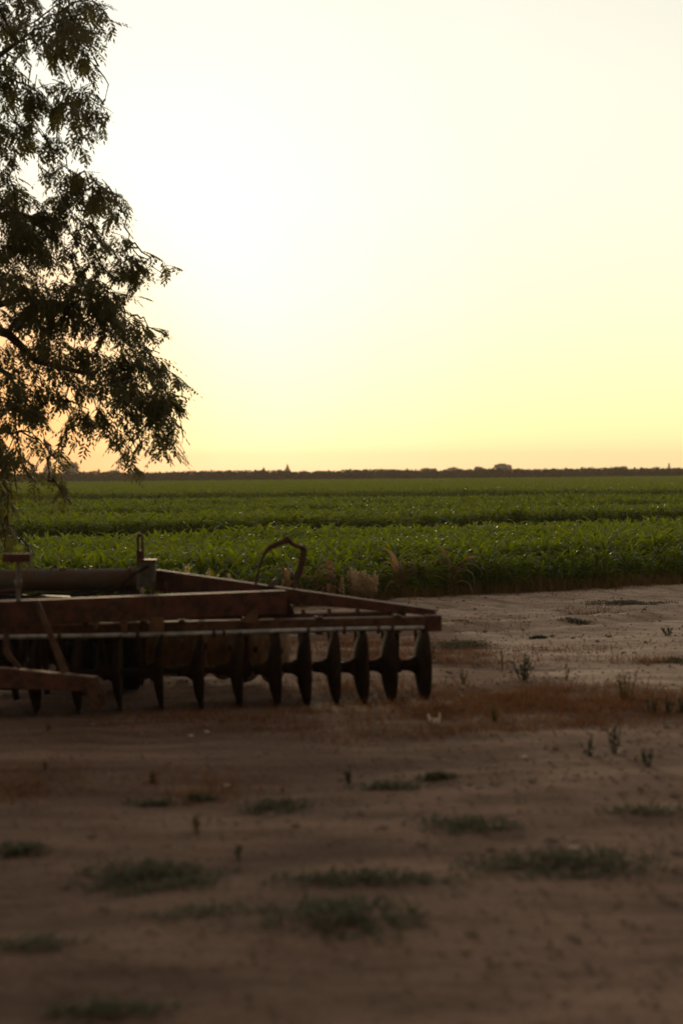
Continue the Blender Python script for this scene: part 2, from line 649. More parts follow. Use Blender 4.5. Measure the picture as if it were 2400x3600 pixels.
# thin scraper bar behind with bolt lumps
mb = MB()
s0 = gs(1425, -0.25)
mb.beam(G(s0, 0.613, -0.25), G(3.7, 0.613, -0.25), 0.05, 0.045)
sbar = part("scraper_bar", mb, M_RUST2)
for px in (1352, 1257, 1157, 1066, 706, 325, 900, 520):
    s = gs(px, -0.25)
    mb = MB()
    mb.tube([G(s, 0.63, -0.25), G(s, 0.662, -0.25)], 0.017, 6)
    mb.beam(G(s - .02, 0.612, -0.215), G(s + .02, 0.612, -0.215), 0.02, 0.06)
    link("bolt", mb.mesh("bolt", M_RUST, False, BASE), (0, 0, 0), sbar)

# discs
RD = 0.302


def disc_mesh(name, mat, R=RD):
    m_ = MB()
    Rs = 0.68
    prof = []
    for i in range(9):
        r = R * i / 8 if i else 0.004
        prof.append((r, Rs - math.sqrt(Rs * Rs - r * r)))
    inner = [(r, a + 0.006) for r, a in prof]
    m_.lathe(prof + inner[::-1], (1, 0, 0), n=48)
    return m_.mesh(name, mat, True)


def spool_mesh(name, mat):
    m_ = MB()
    m_.lathe([(0.02, -0.10), (0.040, -0.10), (0.042, -0.06), (0.048, -0.030), (0.060, -0.014), (0.072, 0.002), (0.02, 0.003)], (1, 0, 0), n=24)
    m_.lathe([(0.02, 0.03), (0.040, 0.031), (0.036, 0.05), (0.030, 0.07), (0.030, 0.1), (0.02, 0.1)], (1, 0, 0), n=24)
    return m_.mesh(name, mat, True)


def wavy(mesh, amp, seed):
    for v in mesh.vertices:
        r = math.hypot(v.co.y, v.co.z)
        if r > 0.2:
            k = 1 + amp * mnoise.noise(Vector((v.co.y * 9, v.co.z * 9, seed)))
            v.co.y *= k
            v.co.z *= k
    return mesh


dm = [wavy(disc_mesh("disc_blade", M_BLADE), 0.035, i * 3.1) for i in range(3)]
sm = spool_mesh("spool", M_BLADE)
HUB = 0.250
disc_px = [1490, 1372, 1275, 1180, 1076, 974, 842, 706, 570, 424, 278, 130, -20]
for i, px in enumerate(disc_px):
    s = gs(px - 34)
    p = G(s, HUB + 0.004 * math.sin(i * 2.3))
    d = link("disc_blade", dm[i % 3], p - BASE, harrow)
    d.rotation_euler = Euler((random.uniform(0, 6), 0, 0)).to_matrix().to_euler()
    d.rotation_euler = (Matrix.Rotation(GA + random.uniform(-.02, .02), 3, 'Z') @ Matrix.Rotation(random.uniform(0, 6), 3, 'X')).to_euler()
    sp = link("spool", sm, (0, 0, 0), d)
mb = MB()
mb.tube([G(gs(1495), HUB), G(3.6, HUB)], 0.026, 12)
part("axle", mb, M_BLADE, smooth=True)
mb = MB()
mb.tube([G(gs(1195), HUB + .012, .03) + AX * 0.022, G(gs(1195), HUB + .012, .03) - AX * 0.022], 0.022, 12)
# hangers that carry the axle
for px in (1393, 866, 505, 60):
    s = gs(px)
    mb = MB()
    mb.beam(G(s, 0.52, 0.0), G(s, 0.24, 0.0), 0.034, 0.05, FW)
    mb.lathe([(0.02, -0.03), (0.055, -0.03), (0.06, 0), (0.055, 0.03), (0.02, 0.03)], AX, G(s, HUB, 0), 16)
    mb.beam(G(s, 0.24, 0), G(s + .015, 0.15, 0), 0.02, 0.03, FW)
    part("hanger", mb, M_BLADE)
# thin scrapers hanging behind each disc
for px in disc_px[:9]:
    s = gs(px) - 0.02
    mb = MB()
    mb.strip([G(s + .055, 0.6, -0.24), G(s + 0.05, 0.5, -0.22), G(s + 0.03, 0.36, -0.17)], [0.02, 0.02, 0.05], AX, 0.006)
    part("scraper", mb, M_RUST2)

# rear gang, angled the other way
GB = math.radians(-27)
AX2 = Vector((math.cos(GB), math.sin(GB), 0))
dmr = wavy(disc_mesh("rear_disc", M_OCHRE, 0.27), 0.02, 20)
dmk = wavy(disc_mesh("rear_disc", M_BLADE, 0.27), 0.02, 25)  # darker copy for the left discs: underside shade put into their colour
Q0 = P(985, 2300, 11.55)
for i in range(11):
    p = Q0 - AX2 * (0.235 * i)
    p.z = 0.262
    d = link("rear_disc", dmr if i < 6 else dmk, p - BASE, harrow)
    d.rotation_euler = (Matrix.Rotation(GB + math.pi, 3, 'Z') @ Matrix.Rotation(random.uniform(0, 6), 3, 'X')).to_euler()
mb = MB()
a_ = Vector((Q0.x, Q0.y, 0.262))
mb.tube([a_ + AX2 * 0.015, a_ - AX2 * 2.6], 0.028, 10)
part("rear_axle", mb, M_BLADE, smooth=True)
mb = MB()
a_ = Vector((Q0.x, Q0.y, 0.585))
mb.beam(a_ + AX2 * 0.1, a_ - AX2 * 2.7, 0.10, 0.10)
part("rear_gang_beam", mb, M_RUST2)
for k in (1.5, 4.5, 8.5):
    mb = MB()
    q = Vector((Q0.x, Q0.y, 0)) - AX2 * (0.235 * k)
    mb.beam(q + Vector((0, 0, .54)), q + Vector((0, 0, .24)), 0.03, 0.06, AX2)
    part("rear_hanger", mb, M_BLADE)

# main frame beam across the top
mb = MB()
d0, d1 = P(-260, 2168, 9.72), P(1000, 2116, 10.74)
mb.beam(d0, d1, 0.10, 0.178, ch=0.06)
part("main_beam", mb, M_RUST)
# dark end plate where it stops
mb = MB()
mb.plate([P(958, 2096, 10.80), P(1012, 2100, 10.80), P(1036, 2160, 10.80), P(952, 2164, 10.80)], (0, 1, 0), 0.02)
part("end_plate", mb, M_BLADE)
# long tapering brace from the right end back to the tube
mb = MB()
l0, l1 = P(545, 2038, 11.55), P(1530, 2153, 10.86)
mb.beam(l0, l1, 0.085, 0.172, ch=0.08, w1=0.07, h1=0.05)
part("diagonal_brace", mb, M_RUST)
# big cross tube
mb = MB()
f0, f1 = P(-520, 2043, 12.0), P(488, 2038, 11.5)
mb.tube([f0, f1], 0.091, 24)
tube = part("cross_tube", mb, M_TUBE, smooth=False)
for p in tube.data.polygons:
    p.use_smooth = len(p.vertices) == 4
ud = (f1 - f0).normalized()
for px, r in ((462, .1), (486, .1)):
    mb = MB()
    q = P(px, 2036, 11.51)
    mb.tube([q - ud * 0.012, q + ud * 0.012], r, 20)
    link("flange", mb.mesh("flange", M_RUST, False, BASE), (0, 0, 0), tube)
for px in (180, 215, 228, 300):
    mb = MB()
    q = P(px, 2003, 11.6)
    mb.tube([q, q + Vector((0, 0, 0.022))], 0.012, 6)
    link("bolt", mb.mesh("bolt", M_RUST2, False, BASE), (0, 0, 0), tube)

# greenish box with slotted lug
mb = MB()
mb.beam(P(519, 1974, 11.42), P(519, 2062, 11.42), 0.13, 0.12, (0, 1, 0), ch=0.14)
part("bracket_box", mb, M_BOX)
mb = MB()
mb.beam(P(521, 1966, 11.42), P(521, 1976, 11.42), 0.145, 0.13, (0, 1, 0), ch=0.1)
part("box_lid", mb, M_RUST2)
mb = MB()
for (x0, y0, x1, y1) in ((487, 1990, 486, 1892), (504, 1990, 501, 1892)):
    mb.beam(P(x0, y0, 11.44), P(x1, y1, 11.44), 0.018, 0.03, (0, 1, 0))
mb.beam(P(494, 1995, 11.44), P(493.5, 1935, 11.44), 0.056, 0.028, (0, 1, 0))
arc = [P(493.5 + 8.2 * math.cos(a), 1892 - 13 * math.sin(a), 11.44) for a in np.linspace(0, math.pi, 9)]
mb.strip(arc, 0.03, (0, 1, 0), 0.018)
part("slotted_lug", mb, M_RUST)
for px in (541, 584):
    mb = MB()
    mb.beam(P(px, 2045, 11.3), P(px - 2, 2092, 11.3), 0.028, 0.028, (0, 1, 0))
    part("short_post", mb, M_RUST)

# bolted clamps that hold the gang beam, bolt heads and weld plates on the frame, hose
for px in (1393, 1120, 866, 640, 505, 300):
    s = gs(px)
    mb = MB()
    for o_ in (0.058, -0.058):
        mb.tube([G(s, 0.50, o_), G(s, 0.648, o_)], 0.008, 6)
    mb.beam(G(s, 0.628, -0.075), G(s, 0.628, 0.075), 0.05, 0.014)
    mb.beam(G(s, 0.507, -0.075), G(s, 0.507, 0.075), 0.05, 0.012)
    part("beam_clamp", mb, M_RUST2)
dn = (d1 - d0).normalized()
dside = dn.cross(Vector((0, 0, 1))).normalized()
for f, hgt in ((.36, .05), (.36, -.05), (.395, .05), (.395, -.05), (.60, .055), (.60, -.055), (.78, .05), (.78, -.05), (.90, 0.0), (.95, .04), (.95, -.04)):
    q = d0.lerp(d1, f) + dside * 0.05 + Vector((0, 0, hgt))
    mb = MB()
    mb.tube([q, q + dside * 0.012], 0.013, 6)
    part("frame_bolt", mb, M_RUST2)
mb = MB()
q0, q1 = d0.lerp(d1, .585), d0.lerp(d1, .625)
mb.beam(q0 + dside * .054, q1 + dside * .054, 0.008, 0.15)
part("weld_plate", mb, M_RUST2)
mb = MB()
hz_ = [P(520, 1990, 11.36), P(470, 2020, 11.3), P(400, 2076, 11.2), P(300, 2090, 11.1), P(180, 2086, 10.9), P(60, 2098, 10.6), P(-80, 2086, 10.4)]
mb.tube(hz_, 0.011, 8)
part("hose", mb, M_TYRE, smooth=True)
for px0_, px1_, yy_, top_, bot_ in ((150, 168, 10.9, 2200, 2440), (215, 205, 10.7, 2200, 2400), (350, 372, 10.8, 2200, 2390), (20, 60, 10.6, 2220, 2460), (100, 60, 11.0, 2210, 2420)):
    mb = MB()  # dark bars added as clutter to deepen the gloom under the left side
    mb.beam(P(px0_, top_, yy_), P(px1_, bot_, yy_), 0.04, 0.05, (0, 1, 0))
    part("dark_clutter_bar", mb, M_BLADE)

# bent strap guard on the brace
YS = 11.2
mb = MB()
pl = [(899, 2056), (905, 2020), (918, 1976), (931, 1944), (944, 1929), (972, 1915), (1000, 1905)]
mb.strip([P(x, y, YS) for x, y in pl], [0.034, .034, .034, .046, .05, .046, .046], (0.25, 0.2, .9), 0.018)
pl2 = [(996, 1908), (1008, 1891), (1016, 1901), (1028, 1913), (1045, 1921), (1062, 1925), (1068, 1934), (1064, 1962), (1055, 1999), (1045, 2033), (1036, 2066)]
mb.strip([P(x, y, YS) for x, y in pl2], [.035, .035, .035, .03, .036, .046, .05, .05, .05, .05, .05], (0.75, -0.6, 0.2), 0.02)
strap = part("bent_strap", mb, M_RUST)
mb = MB()
mb.tube([P(1006, 1905, YS - .03), P(1006, 1905, YS + .03)], 0.022, 8)
mb.tube([P(1008, 1898, YS), P(1008, 1884, YS)], 0.02, 8)
link("strap_knob", mb.mesh("strap_knob", M_RUST, False, BASE), (0, 0, 0), strap)
mb = MB()
mb.plate([P(938, 2062, 11.2), P(953, 2042, 11.2), P(973, 2030, 11.2), (P(975, 2040, 11.2)), P(966, 2062, 11.2)], (0, 1, 0), 0.012)
part("pointed_lug", mb, M_POST)

# level screw with its T-shaped cap
mb = MB()
mb.tube([P(66, 2112, 9.86), P(67, 1972, 9.86)], 0.017, 12)
mb.tube([P(66.5, 2062, 9.86), P(66.5, 2042, 9.86)], [0.024, 0.027], 8)
post = part("screw_post", mb, M_POST)
mb = MB()
mb.beam(P(13, 1961, 9.86), P(109, 1960, 9.86), 0.07, 0.058, ch=0.08)
link("screw_cap", mb.mesh("screw_cap", M_RUST, False, BASE), (0, 0, 0), post)
for px in (42, 94):
    mb = MB()
    mb.tube([P(px, 1962, 9.83), P(px, 1962, 9.80)], 0.008, 6)
    link("bolt", mb.mesh("bolt", M_OCHRE, False, BASE), (0, 0, 0), post)
mb = MB()
mb.tube([P(-60, 2092, 9.95), P(0, 2082, 9.98), P(50, 2074, 10.0)], 0.012, 8)
part("rod", mb, M_RUST2)

# hitch arm low at the left with its drilled lug
mb = MB()
mb.beam(P(-240, 2367, 10.05), P(60, 2385, 9.88), 0.09, 0.15, ch=0.07, h1=0.14)
mb.beam(P(58, 2385, 9.882), P(338, 2404, 9.68), 0.088, 0.139, ch=0.07, h1=0.10)
part("hitch_arm", mb, M_RUST)
mb = MB()
LY = 9.62
mb.plate([P(300, 2392, LY), P(320, 2384, LY), P(345, 2378, LY), (P(352, 2400, LY)), P(366, 2430, LY), P(375, 2455, LY), P(372, 2474, LY),
          P(354, 2494, LY), P(330, 2492, LY), P(320, 2470, LY), P(310, 2432, LY)], (0, 1, 0), 0.034)
lug = part("hitch_lug", mb, M_RUST2)
mb = MB()
mb.tube([P(350, 2447, LY - 0.025), P(350, 2447, LY + 0.03)], 0.014, 12)
link("pin", mb.mesh("pin", M_TYRE, False, BASE), (0, 0, 0), lug)
# struts
mb = MB()
mb.strip([P(130, 2112, 9.80), P(165, 2200, 9.74), P(205, 2300, 9.68), P(231, 2366, 9.64)], [.034, .04, .05, .056], (0.95, -0.15, .3), 0.014)
part("strut", mb, M_RUST2)
mb = MB()
mb.strip([P(28, 2190, 9.86), P(22, 2250, 9.85), P(24, 2290, 9.84), P(40, 2316, 9.83), P(73, 2349, 9.82)], [.04, .045, .045, .04, .03], (0.8, -.3, .5), 0.016)
part("curved_strut", mb, M_RUST2)
# brackets between main beam and gang beam
for pts_, mat_, yy in (([(424, 2180), (446, 2180), (450, 2226), (432, 2226)], M_RUST2, 10.14), ([(528, 2172), (576, 2170), (576, 2218), (526, 2220)], M_OCHRE, 10.22),
                       ([(836, 2187), (870, 2160), (884, 2146), (906, 2144), (904, 2180), (894, 2190)], M_OCHRE, 10.45), ([(330, 2186), (346, 2184), (342, 2212), (334, 2212)], M_OCHRE, 10.12)):
    mb = MB()
    mb.plate([P(x, y, yy) for x, y in pts_], (0.1, 1, 0), 0.03)
    part("frame_bracket", mb, mat_)

# transport wheels behind the gang
for px in (292, 455, 40):
    w = link("wheel", None, Vector((P(px, 2200, 11.35).x, 11.35, 0.385)) - BASE, harrow)
    mb = MB()
    prof = []
    for i in range(17):
        a = 2 * math.pi * i / 16
        prof.append((0.285 + 0.105 * math.copysign(abs(math.cos(a)) ** 0.7, math.cos(a)), 0.105 * math.copysign(abs(math.sin(a)) ** 0.7, math.sin(a))))
    mb.lathe(prof[:-1], (1, 0.12, 0), n=40, close=True)
    for k in range(30):
        a = 2 * math.pi * k / 30
        u = Vector((0, math.cos(a), math.sin(a)))
        mb.beam(u * 0.388 + Vector((-.07, 0, 0)), u * 0.388 + Vector((.07, 0, 0)), 0.03, 0.018, u)
    link("tyre", mb.mesh("tyre", M_TYRE, False), (0, 0, 0), w)
    mb = MB()
    mb.lathe([(0.03, -0.02), (0.16, -0.02), (0.19, -0.08), (0.2, -0.08), (0.2, 0.08), (0.19, 0.08), (0.16, 0.02), (0.03, 0.02)], (1, 0.12, 0), n=28)
    mb.tube([(-.1, 0, 0), (.1, 0, 0)], 0.05, 12)
    link("rim", mb.mesh("rim", M_OCHRE, False), (0, 0, 0), w)
mb = MB()
mb.tube([Vector((P(-120, 2200, 11.35).x, 11.35, 0.385)), Vector((P(500, 2200, 11.35).x, 11.35, 0.385))], 0.035, 10)
part("wheel_axle", mb, M_BLADE)
mb = MB()
q = P(375, 2200, 11.4)
mb.beam((q.x, 11.42, 0.39), (q.x, 11.6, 0.82), 0.08, 0.05)
part("axle_arm", mb, M_RUST)

# ------------------------------------------------------------------ corn
M_CORN = leaf_mat("corn_leaf", (0.058, 0.118, 0.003), (0.102, 0.160, 0.004), 0.43, (0.31, 0.39, 0.004), 0.40, True, 0.6, 2.0)
M_DRYCORN = leaf_mat("dry_corn_leaf", (0.32, 0.21, 0.10), (0.22, 0.115, 0.05), 0.45, None, 0.6, False, 0.3, 8)


def corn_mesh(name, seed, H=0.8, nl=10, mat=None, droop=1.0, wid=0.072, L0=0.62):
    r = random.Random(seed)
    m_ = MB()
    lean = Vector((r.uniform(-.05, .05), r.uniform(-.05, .05), 0))
    sh = H * 0.62
    m_.tube([Vector((0, 0, -0.03)), lean * 0.5 + Vector((0, 0, sh * .5)), lean + Vector((0, 0, sh))], [0.016, 0.014, 0.007], 5)
    plane = r.uniform(0, math.pi)
    for i in range(nl):
        f = (i + 0.6) / nl
        z0 = sh * (0.10 + 0.88 * f)
        a = plane + (i % 2) * math.pi + r.uniform(-.45, .45)
        L = L0 * (0.55 + 0.75 * math.sin(math.pi * (0.18 + 0.68 * f))) * r.uniform(0.8, 1.15)
        W = wid * r.uniform(0.8, 1.15) * (0.75 + 0.4 * f)
        el = math.radians(r.uniform(50, 72) + 14 * f)
        bend = math.radians(r.uniform(95, 150)) * droop * (0.9 if i < nl - 2 else 0.45)
        hd = Vector((math.cos(a), math.sin(a), 0))
        sd = Vector((-math.sin(a), math.cos(a), 0))
        p = lean * f + Vector((0, 0, z0))
        ns = 7
        twist = r.uniform(-.5, .5)
        ph = r.uniform(0, 6)
        rows = []
        for k in range(ns + 1):
            u = k / ns
            ang = el - bend * u ** 1.5
            d = hd * math.cos(ang) + Vector((0, 0, math.sin(ang)))
            if k:
                p = p + d * (L / ns)
            up = -hd * math.sin(ang) + Vector((0, 0, math.cos(ang)))
            w = W * (0.35 + 2.6 * u) if u < 0.25 else W * (1 - ((u - .25) / .75) ** 2.2)
            w = max(w, 0.003)
            tw = twist * u * 1.6
            s2 = sd * math.cos(tw) + up * math.sin(tw)
            u2 = up * math.cos(tw) - sd * math.sin(tw)
            wv = 0.010 * math.sin(ph + u * 11)
            rows += [p - s2 * w * .5 + u2 * (w * 0.22 + wv), p, p + s2 * w * .5 + u2 * (w * 0.22 - wv)]
        fs = []
        for k in range(ns):
            for j in range(2):
                fs.append((k * 3 + j, k * 3 + j + 1, k * 3 + 4 + j, k * 3 + 3 + j))
        m_.add(rows, fs)
    return m_.mesh(name, mat or M_CORN, True)


NV = 8
corn_meshes = [corn_mesh("corn_plant", 100 + i, 0.78, 13 + i % 3, None, 1.0, 0.050, 0.37) for i in range(NV)]
for me_ in corn_meshes:                      # one metre tall; the planting scales them
    zs = sorted(v.co.z for v in me_.vertices)
    k_ = 1.0 / zs[int(len(zs) * 0.97)]
    for v in me_.vertices:
        v.co *= k_

# blocks of the field: (near edge line, far edge line, height factor)  each line y = c + m x
BLOCKS = [((18.75, .587), (28.0, .49), 0.62),
          ((35.0, .43), (39.5, .36), 0.70),
          ((46.0, .30), (48.8, .25), 0.71),
          ((56.0, .16), (58.5, .10), 0.70),
          ((77.0, .0), (205.0, .65), 0.84)]
pts_near = []
r = random.Random(5)
pl_all = []
for bi, (near, far, hf) in enumerate(BLOCKS):
    # rows run along the field edge, 0.6 m apart
    ncap = far[0] - near[0]
    step_row = 0.38 if bi < 4 else 0.8
    nrow = int(ncap / step_row)
    for k in range(nrow):
        f = k / max(1, nrow - 1)
        c0 = near[0] + ncap * f
        m0 = near[1] + (far[1] - near[1]) * f
        half = 0.24 * c0 * 1.5 + 4
        step = (0.115 if bi == 0 else 0.14 if bi < 4 else 0.28) * (1 if c0 < 100 else 1.4)
        x = -half
        while x < half:
            x += step * r.uniform(0.75, 1.25)
            y = c0 + m0 * x + r.gauss(0, 0.06)
            if bi == 0 and y < edge_y(x) + 0.12:
                y = edge_y(x) + 0.12 + r.random() * .1
            s = hf * r.gauss(1.0, 0.07) * (1 + 0.10 * mnoise.noise(Vector((x * .35, y * .35, 2))))
            if bi == 0 and f < 0.1:
                s *= r.uniform(0.6, 0.95)
            pl_all.append((x, y, s, r.uniform(0, 6.283), r.randrange(NV), bi))
# the nearest 300 that the photograph can see stand as plants of their own
vis = [q for q in pl_all if q[5] == 0 and abs(q[0] / q[1]) < 0.245]
vis.sort(key=lambda q: q[1] - edge_y(q[0]))
own = set(id(q) for q in vis[:300])
for q in vis[:300]:
    c_ = link("corn_plant", corn_meshes[q[4]], (q[0], q[1], ground_z(q[0], q[1])))
    c_.rotation_euler = (0, 0, q[3])
    c_.scale = (q[2],) * 3
    tag(c_, "leafy green young corn plant in the front rows along the dirt road", "corn plant", "corn plants in the front rows of the field")
rest = [q for q in pl_all if id(q) not in own]
cme = bpy.data.meshes.new("corn_crop")
cme.from_pydata([(q[0], q[1], ground_z(q[0], q[1]) if q[1] < 60 else 0.0) for q in rest], [], [])
for nm, ty, vals in (('rot', 'FLOAT', [q[3] for q in rest]), ('siz', 'FLOAT', [q[2] for q in rest]), ('var', 'INT', [q[4] for q in rest])):
    a = cme.attributes.new(nm, ty, 'POINT')
    a.data.foreach_set('value', vals)
cme.materials.append(M_CORN)
crop = link("corn_crop", cme)
tag(crop, "dense green corn crop filling the flat field behind the front rows", "corn crop", kind='stuff')
ng = bpy.data.node_groups.new("corn_planting", 'GeometryNodeTree')
ng.interface.new_socket("Geometry", in_out='INPUT', socket_type='NodeSocketGeometry')
ng.interface.new_socket("Geometry", in_out='OUTPUT', socket_type='NodeSocketGeometry')
gi = N(ng, 'NodeGroupInput')
go = N(ng, 'NodeGroupOutput')
join = N(ng, 'GeometryNodeJoinGeometry')
ar = N(ng, 'GeometryNodeInputNamedAttribute', data_type='FLOAT')
ar.inputs['Name'].default_value = 'rot'
asz = N(ng, 'GeometryNodeInputNamedAttribute', data_type='FLOAT')
asz.inputs['Name'].default_value = 'siz'
av = N(ng, 'GeometryNodeInputNamedAttribute', data_type='INT')
av.inputs['Name'].default_value = 'var'
cx = N(ng, 'ShaderNodeCombineXYZ')
ng.links.new(ar.outputs['Attribute'], cx.inputs['Z'])
firsts = {}
for o_ in COL.objects:
    if o_.name.startswith("corn_plant") and o_.data.name not in firsts:
        firsts[o_.data.name] = o_
for vi in range(NV):
    src = firsts[corn_meshes[vi].name]
    oi = N(ng, 'GeometryNodeObjectInfo', transform_space='ORIGINAL')
    oi.inputs['Object'].default_value = src
    oi.inputs['As Instance'].default_value = False
    cmp_ = N(ng, 'FunctionNodeCompare', data_type='INT', operation='EQUAL')
    ng.links.new(av.outputs['Attribute'], cmp_.inputs[2])
    cmp_.inputs[3].default_value = vi
    ip = N(ng, 'GeometryNodeInstanceOnPoints')
    ng.links.new(gi.outputs[0], ip.inputs['Points'])
    ng.links.new(cmp_.outputs[0], ip.inputs['Selection'])
    ng.links.new(oi.outputs['Geometry'], ip.inputs['Instance'])
    ng.links.new(cx.outputs[0], ip.inputs['Rotation'])
    ng.links.new(asz.outputs['Attribute'], ip.inputs['Scale'])
    ng.links.new(ip.outputs[0], join.inputs[0])
ng.links.new(join.outputs[0], go.inputs[0])
md = crop.modifiers.new("planting", 'NODES')
md.node_group = ng
print("corn plants:", len(pl_all))

# dry brown corn plants at the edge
for i, (px, py, H, lab) in enumerate(((1103, 2100, 0.62, "withered reddish brown corn plant standing right of the bent strap"),
                                      (1165, 2096, 0.60, "dry red-brown corn plant just left of the tan seed-headed weeds"),
                                      (1010, 2100, 0.55, "dry brown corn plant seen through the bent strap"),
                                      (1415, 2100, 0.62, "dead tan corn stalk with hanging leaves, right of the seed-headed weeds"),
                                      (1600, 2085, 0.55, "withered pale pink-brown corn plant near the middle of the field edge"))):
    q = PG(px, py + 18)
    q.y = edge_y(q.x) + 0.02
    c_ = link("dry_corn_plant", corn_mesh("dry_corn_plant", 300 + i, H, 9, M_DRYCORN, 1.35, 0.06, 0.5), (q.x, q.y, ground_z(q.x, q.y)))
    tag(c_, lab, "corn plant", "dead corn plants at the field edge")

# ------------------------------------------------------------------ weeds
M_SEED = leaf_mat("tan_seed_heads", (0.74, 0.60, 0.40), (0.56, 0.41, 0.26), 0.55, None, 0.8, False, 0.1, 20)
M_WEED = leaf_mat("dull_weed_green", (0.045, 0.068, 0.030), (0.07, 0.085, 0.028), 0.25, None, 0.6, False, 0.3, 6)
M_WEEDY = leaf_mat("yellowing_weed", (0.17, 0.145, 0.04), (0.22, 0.12, 0.045), 0.45, None, 0.6, False, 0.2, 9)
M_MAT = leaf_mat("low_mat_weed", (0.130, 0.136, 0.082), (0.155, 0.154, 0.092), 0.4, None, 0.65, False, 0.25, 5)
M_STRAW = leaf_mat("dry_red_grass", (0.22, 0.085, 0.035), (0.29, 0.165, 0.075), 0.3, None, 0.8, False, 0.1, 12)


def blades(m_, base, n, spread, h0, h1, w, lean, r):
    for _ in range(n):
        a = r.uniform(0, 6.283)
        rr = spread * math.sqrt(r.random())
        p = Vector(base) + Vector((math.cos(a) * rr, math.sin(a) * rr, 0))
        h = r.uniform(h0, h1)
        a2 = r.uniform(0, 6.283)
        dv = Vector((math.cos(a2), math.sin(a2), 0))
        sv = Vector((-dv.y, dv.x, 0)) * w
        l = lean * h * r.random()
        m_.add([p - sv, p + sv, p + dv * l * .4 + sv * .7 + Vector((0, 0, h * .6)), p + dv * l + Vector((0, 0, h)), p + dv * l * .4 - sv * .7 + Vector((0, 0, h * .6))],
               [(0, 1, 2, 4), (4, 2, 3)])


def seed_weed(px, ytop, ybase_w, seed, lab, dens=1.0):
    r = random.Random(seed)
    q = PG(px, 2118)
    q.y = edge_y(q.x) - 0.05
    top = P(px, ytop, q.y).z
    m_ = MB()
    b0 = Vector((q.x, q.y, 0))
    stems = []
    n = 1 if dens == 1 else int(4.5 * dens)
    for k in range(n):
        x = r.uniform(-1, 1) * ybase_w / 5000 * q.y
        h = top * (1 if k == 0 else r.uniform(0.5, 0.97))
        s0 = b0 + Vector((x * .3, r.uniform(-.05, .05), 0))
        s1 = b0 + Vector((x, r.uniform(-.1, .1), h))
        stems.append((s0, s1, h))
        m_.tube([s0, (s0 + s1) / 2 + Vector((x * .1, 0, 0)), s1], [.004, .003, .002], 4)
    ob = link("seed_weed", None, b0)
    link("stem", m_.mesh("stem", M_SEED, False, b0), (0, 0, 0), ob)
    m_ = MB()
    for s0, s1, h in stems:
        for j in range(int(520 * h)):
            f = 0.42 + 0.58 * r.random()
            wr = 0.020 * (1.15 - f) / .6 + 0.004
            c0 = s0.lerp(s1, f) + Vector((r.gauss(0, wr), r.gauss(0, wr), r.gauss(0, .01)))
            sz = r.uniform(.006, .012)
            d1 = Vector((r.gauss(0, 1), r.gauss(0, 1), r.gauss(0, 1))).normalized() * sz
            d2 = Vector((r.gauss(0, 1), r.gauss(0, 1), r.gauss(0, 1))).normalized() * sz
            m_.add([c0 - d1, c0 + d2, c0 + d1, c0 - d2], [(0, 1, 2, 3)])
    link("seed_head", m_.mesh("seed_head", M_SEED, False, b0), (0, 0, 0), ob)
    tag(ob, lab, "weed", "tan seed-headed weeds at the field edge")


seed_weed(1270, 1996, 52, 1, "broad clump of tan seed-headed weed, the biggest at the field edge", 5)
seed_weed(1236, 2003, 14, 2, "tall tan seed spike standing at the left side of the biggest clump", 1)
seed_weed(1300, 2012, 30, 3, "tan seed-headed weed rising at the right side of the biggest clump", 3)
seed_weed(1204, 2026, 10, 9, "slim tan seed weed left of the biggest clump and behind the brace", 1)
seed_weed(1175, 2052, 14, 4, "short tan seed weed low behind the brace, left of the biggest clump", 1)
seed_weed(704, 1990, 10, 5, "tall tan seed spike rising behind the left half of the brace", 1)
seed_weed(769, 2002, 9, 6, "tan seed spike rising behind the brace, second from the slotted lug", 1)
seed_weed(796, 2024, 6, 10, "smallest tan seed spike behind the brace, between two taller ones", 1)
seed_weed(836, 2018, 16, 7, "pair of tan seed spikes behind the brace, just left of the bent strap", 2)
seed_weed(572, 1992, 8, 8, "tan seed tuft peeping over the brace right beside the greenish box", 1)


def grass_at_edge():
    r = random.Random(44)
    m1 = MB()
    for _ in range(4200):
        x = r.uniform(-7, 9)
        y = edge_y(x) + r.gauss(0.0, 0.20)
        blades(m1, (x, y, ground_z(x, y)), 3, 0.05, 0.06, 0.20 + 0.35 * max(0, mnoise.noise(Vector((x * .9, 3, 1)))), 0.0035, 0.9, r)
    ob = link("edge_grass", m1.mesh("edge_grass", M_WEEDY))
    tag(ob, "short yellowing grass along the foot of the corn", "grass", kind='stuff')


grass_at_edge()


def dry_litter():
    r = random.Random(45)
    m1 = MB()
    n = 0
    while n < 20000:
        y = r.uniform(7.0, 20)
        x = r.uniform(-.26, .27) * y
        v = litter_at(x, y)
        if r.random() > v * (0.55 + 0.9 * mnoise.noise(Vector((x * 2, y * 3, 7)))):
            continue
        n += 1
        a = r.uniform(0, 6.283)
        L = r.uniform(.03, .11)
        dv = Vector((math.cos(a), math.sin(a) * .6, r.uniform(0, .7) if r.random() < .7 else r.uniform(.7, 2.5))).normalized() * L
        sv = Vector((-math.sin(a), math.cos(a), 0)) * r.uniform(.002, .005)
        p = Vector((x, y, ground_z(x, y) + .003))
        m1.add([p - sv, p + sv, p + dv], [(0, 1, 2)])
    ob = link("dry_grass", m1.mesh("dry_grass", M_STRAW))
    tag(ob, "reddish dry grass litter strewn across the dirt", "dry grass", kind='stuff')


dry_litter()


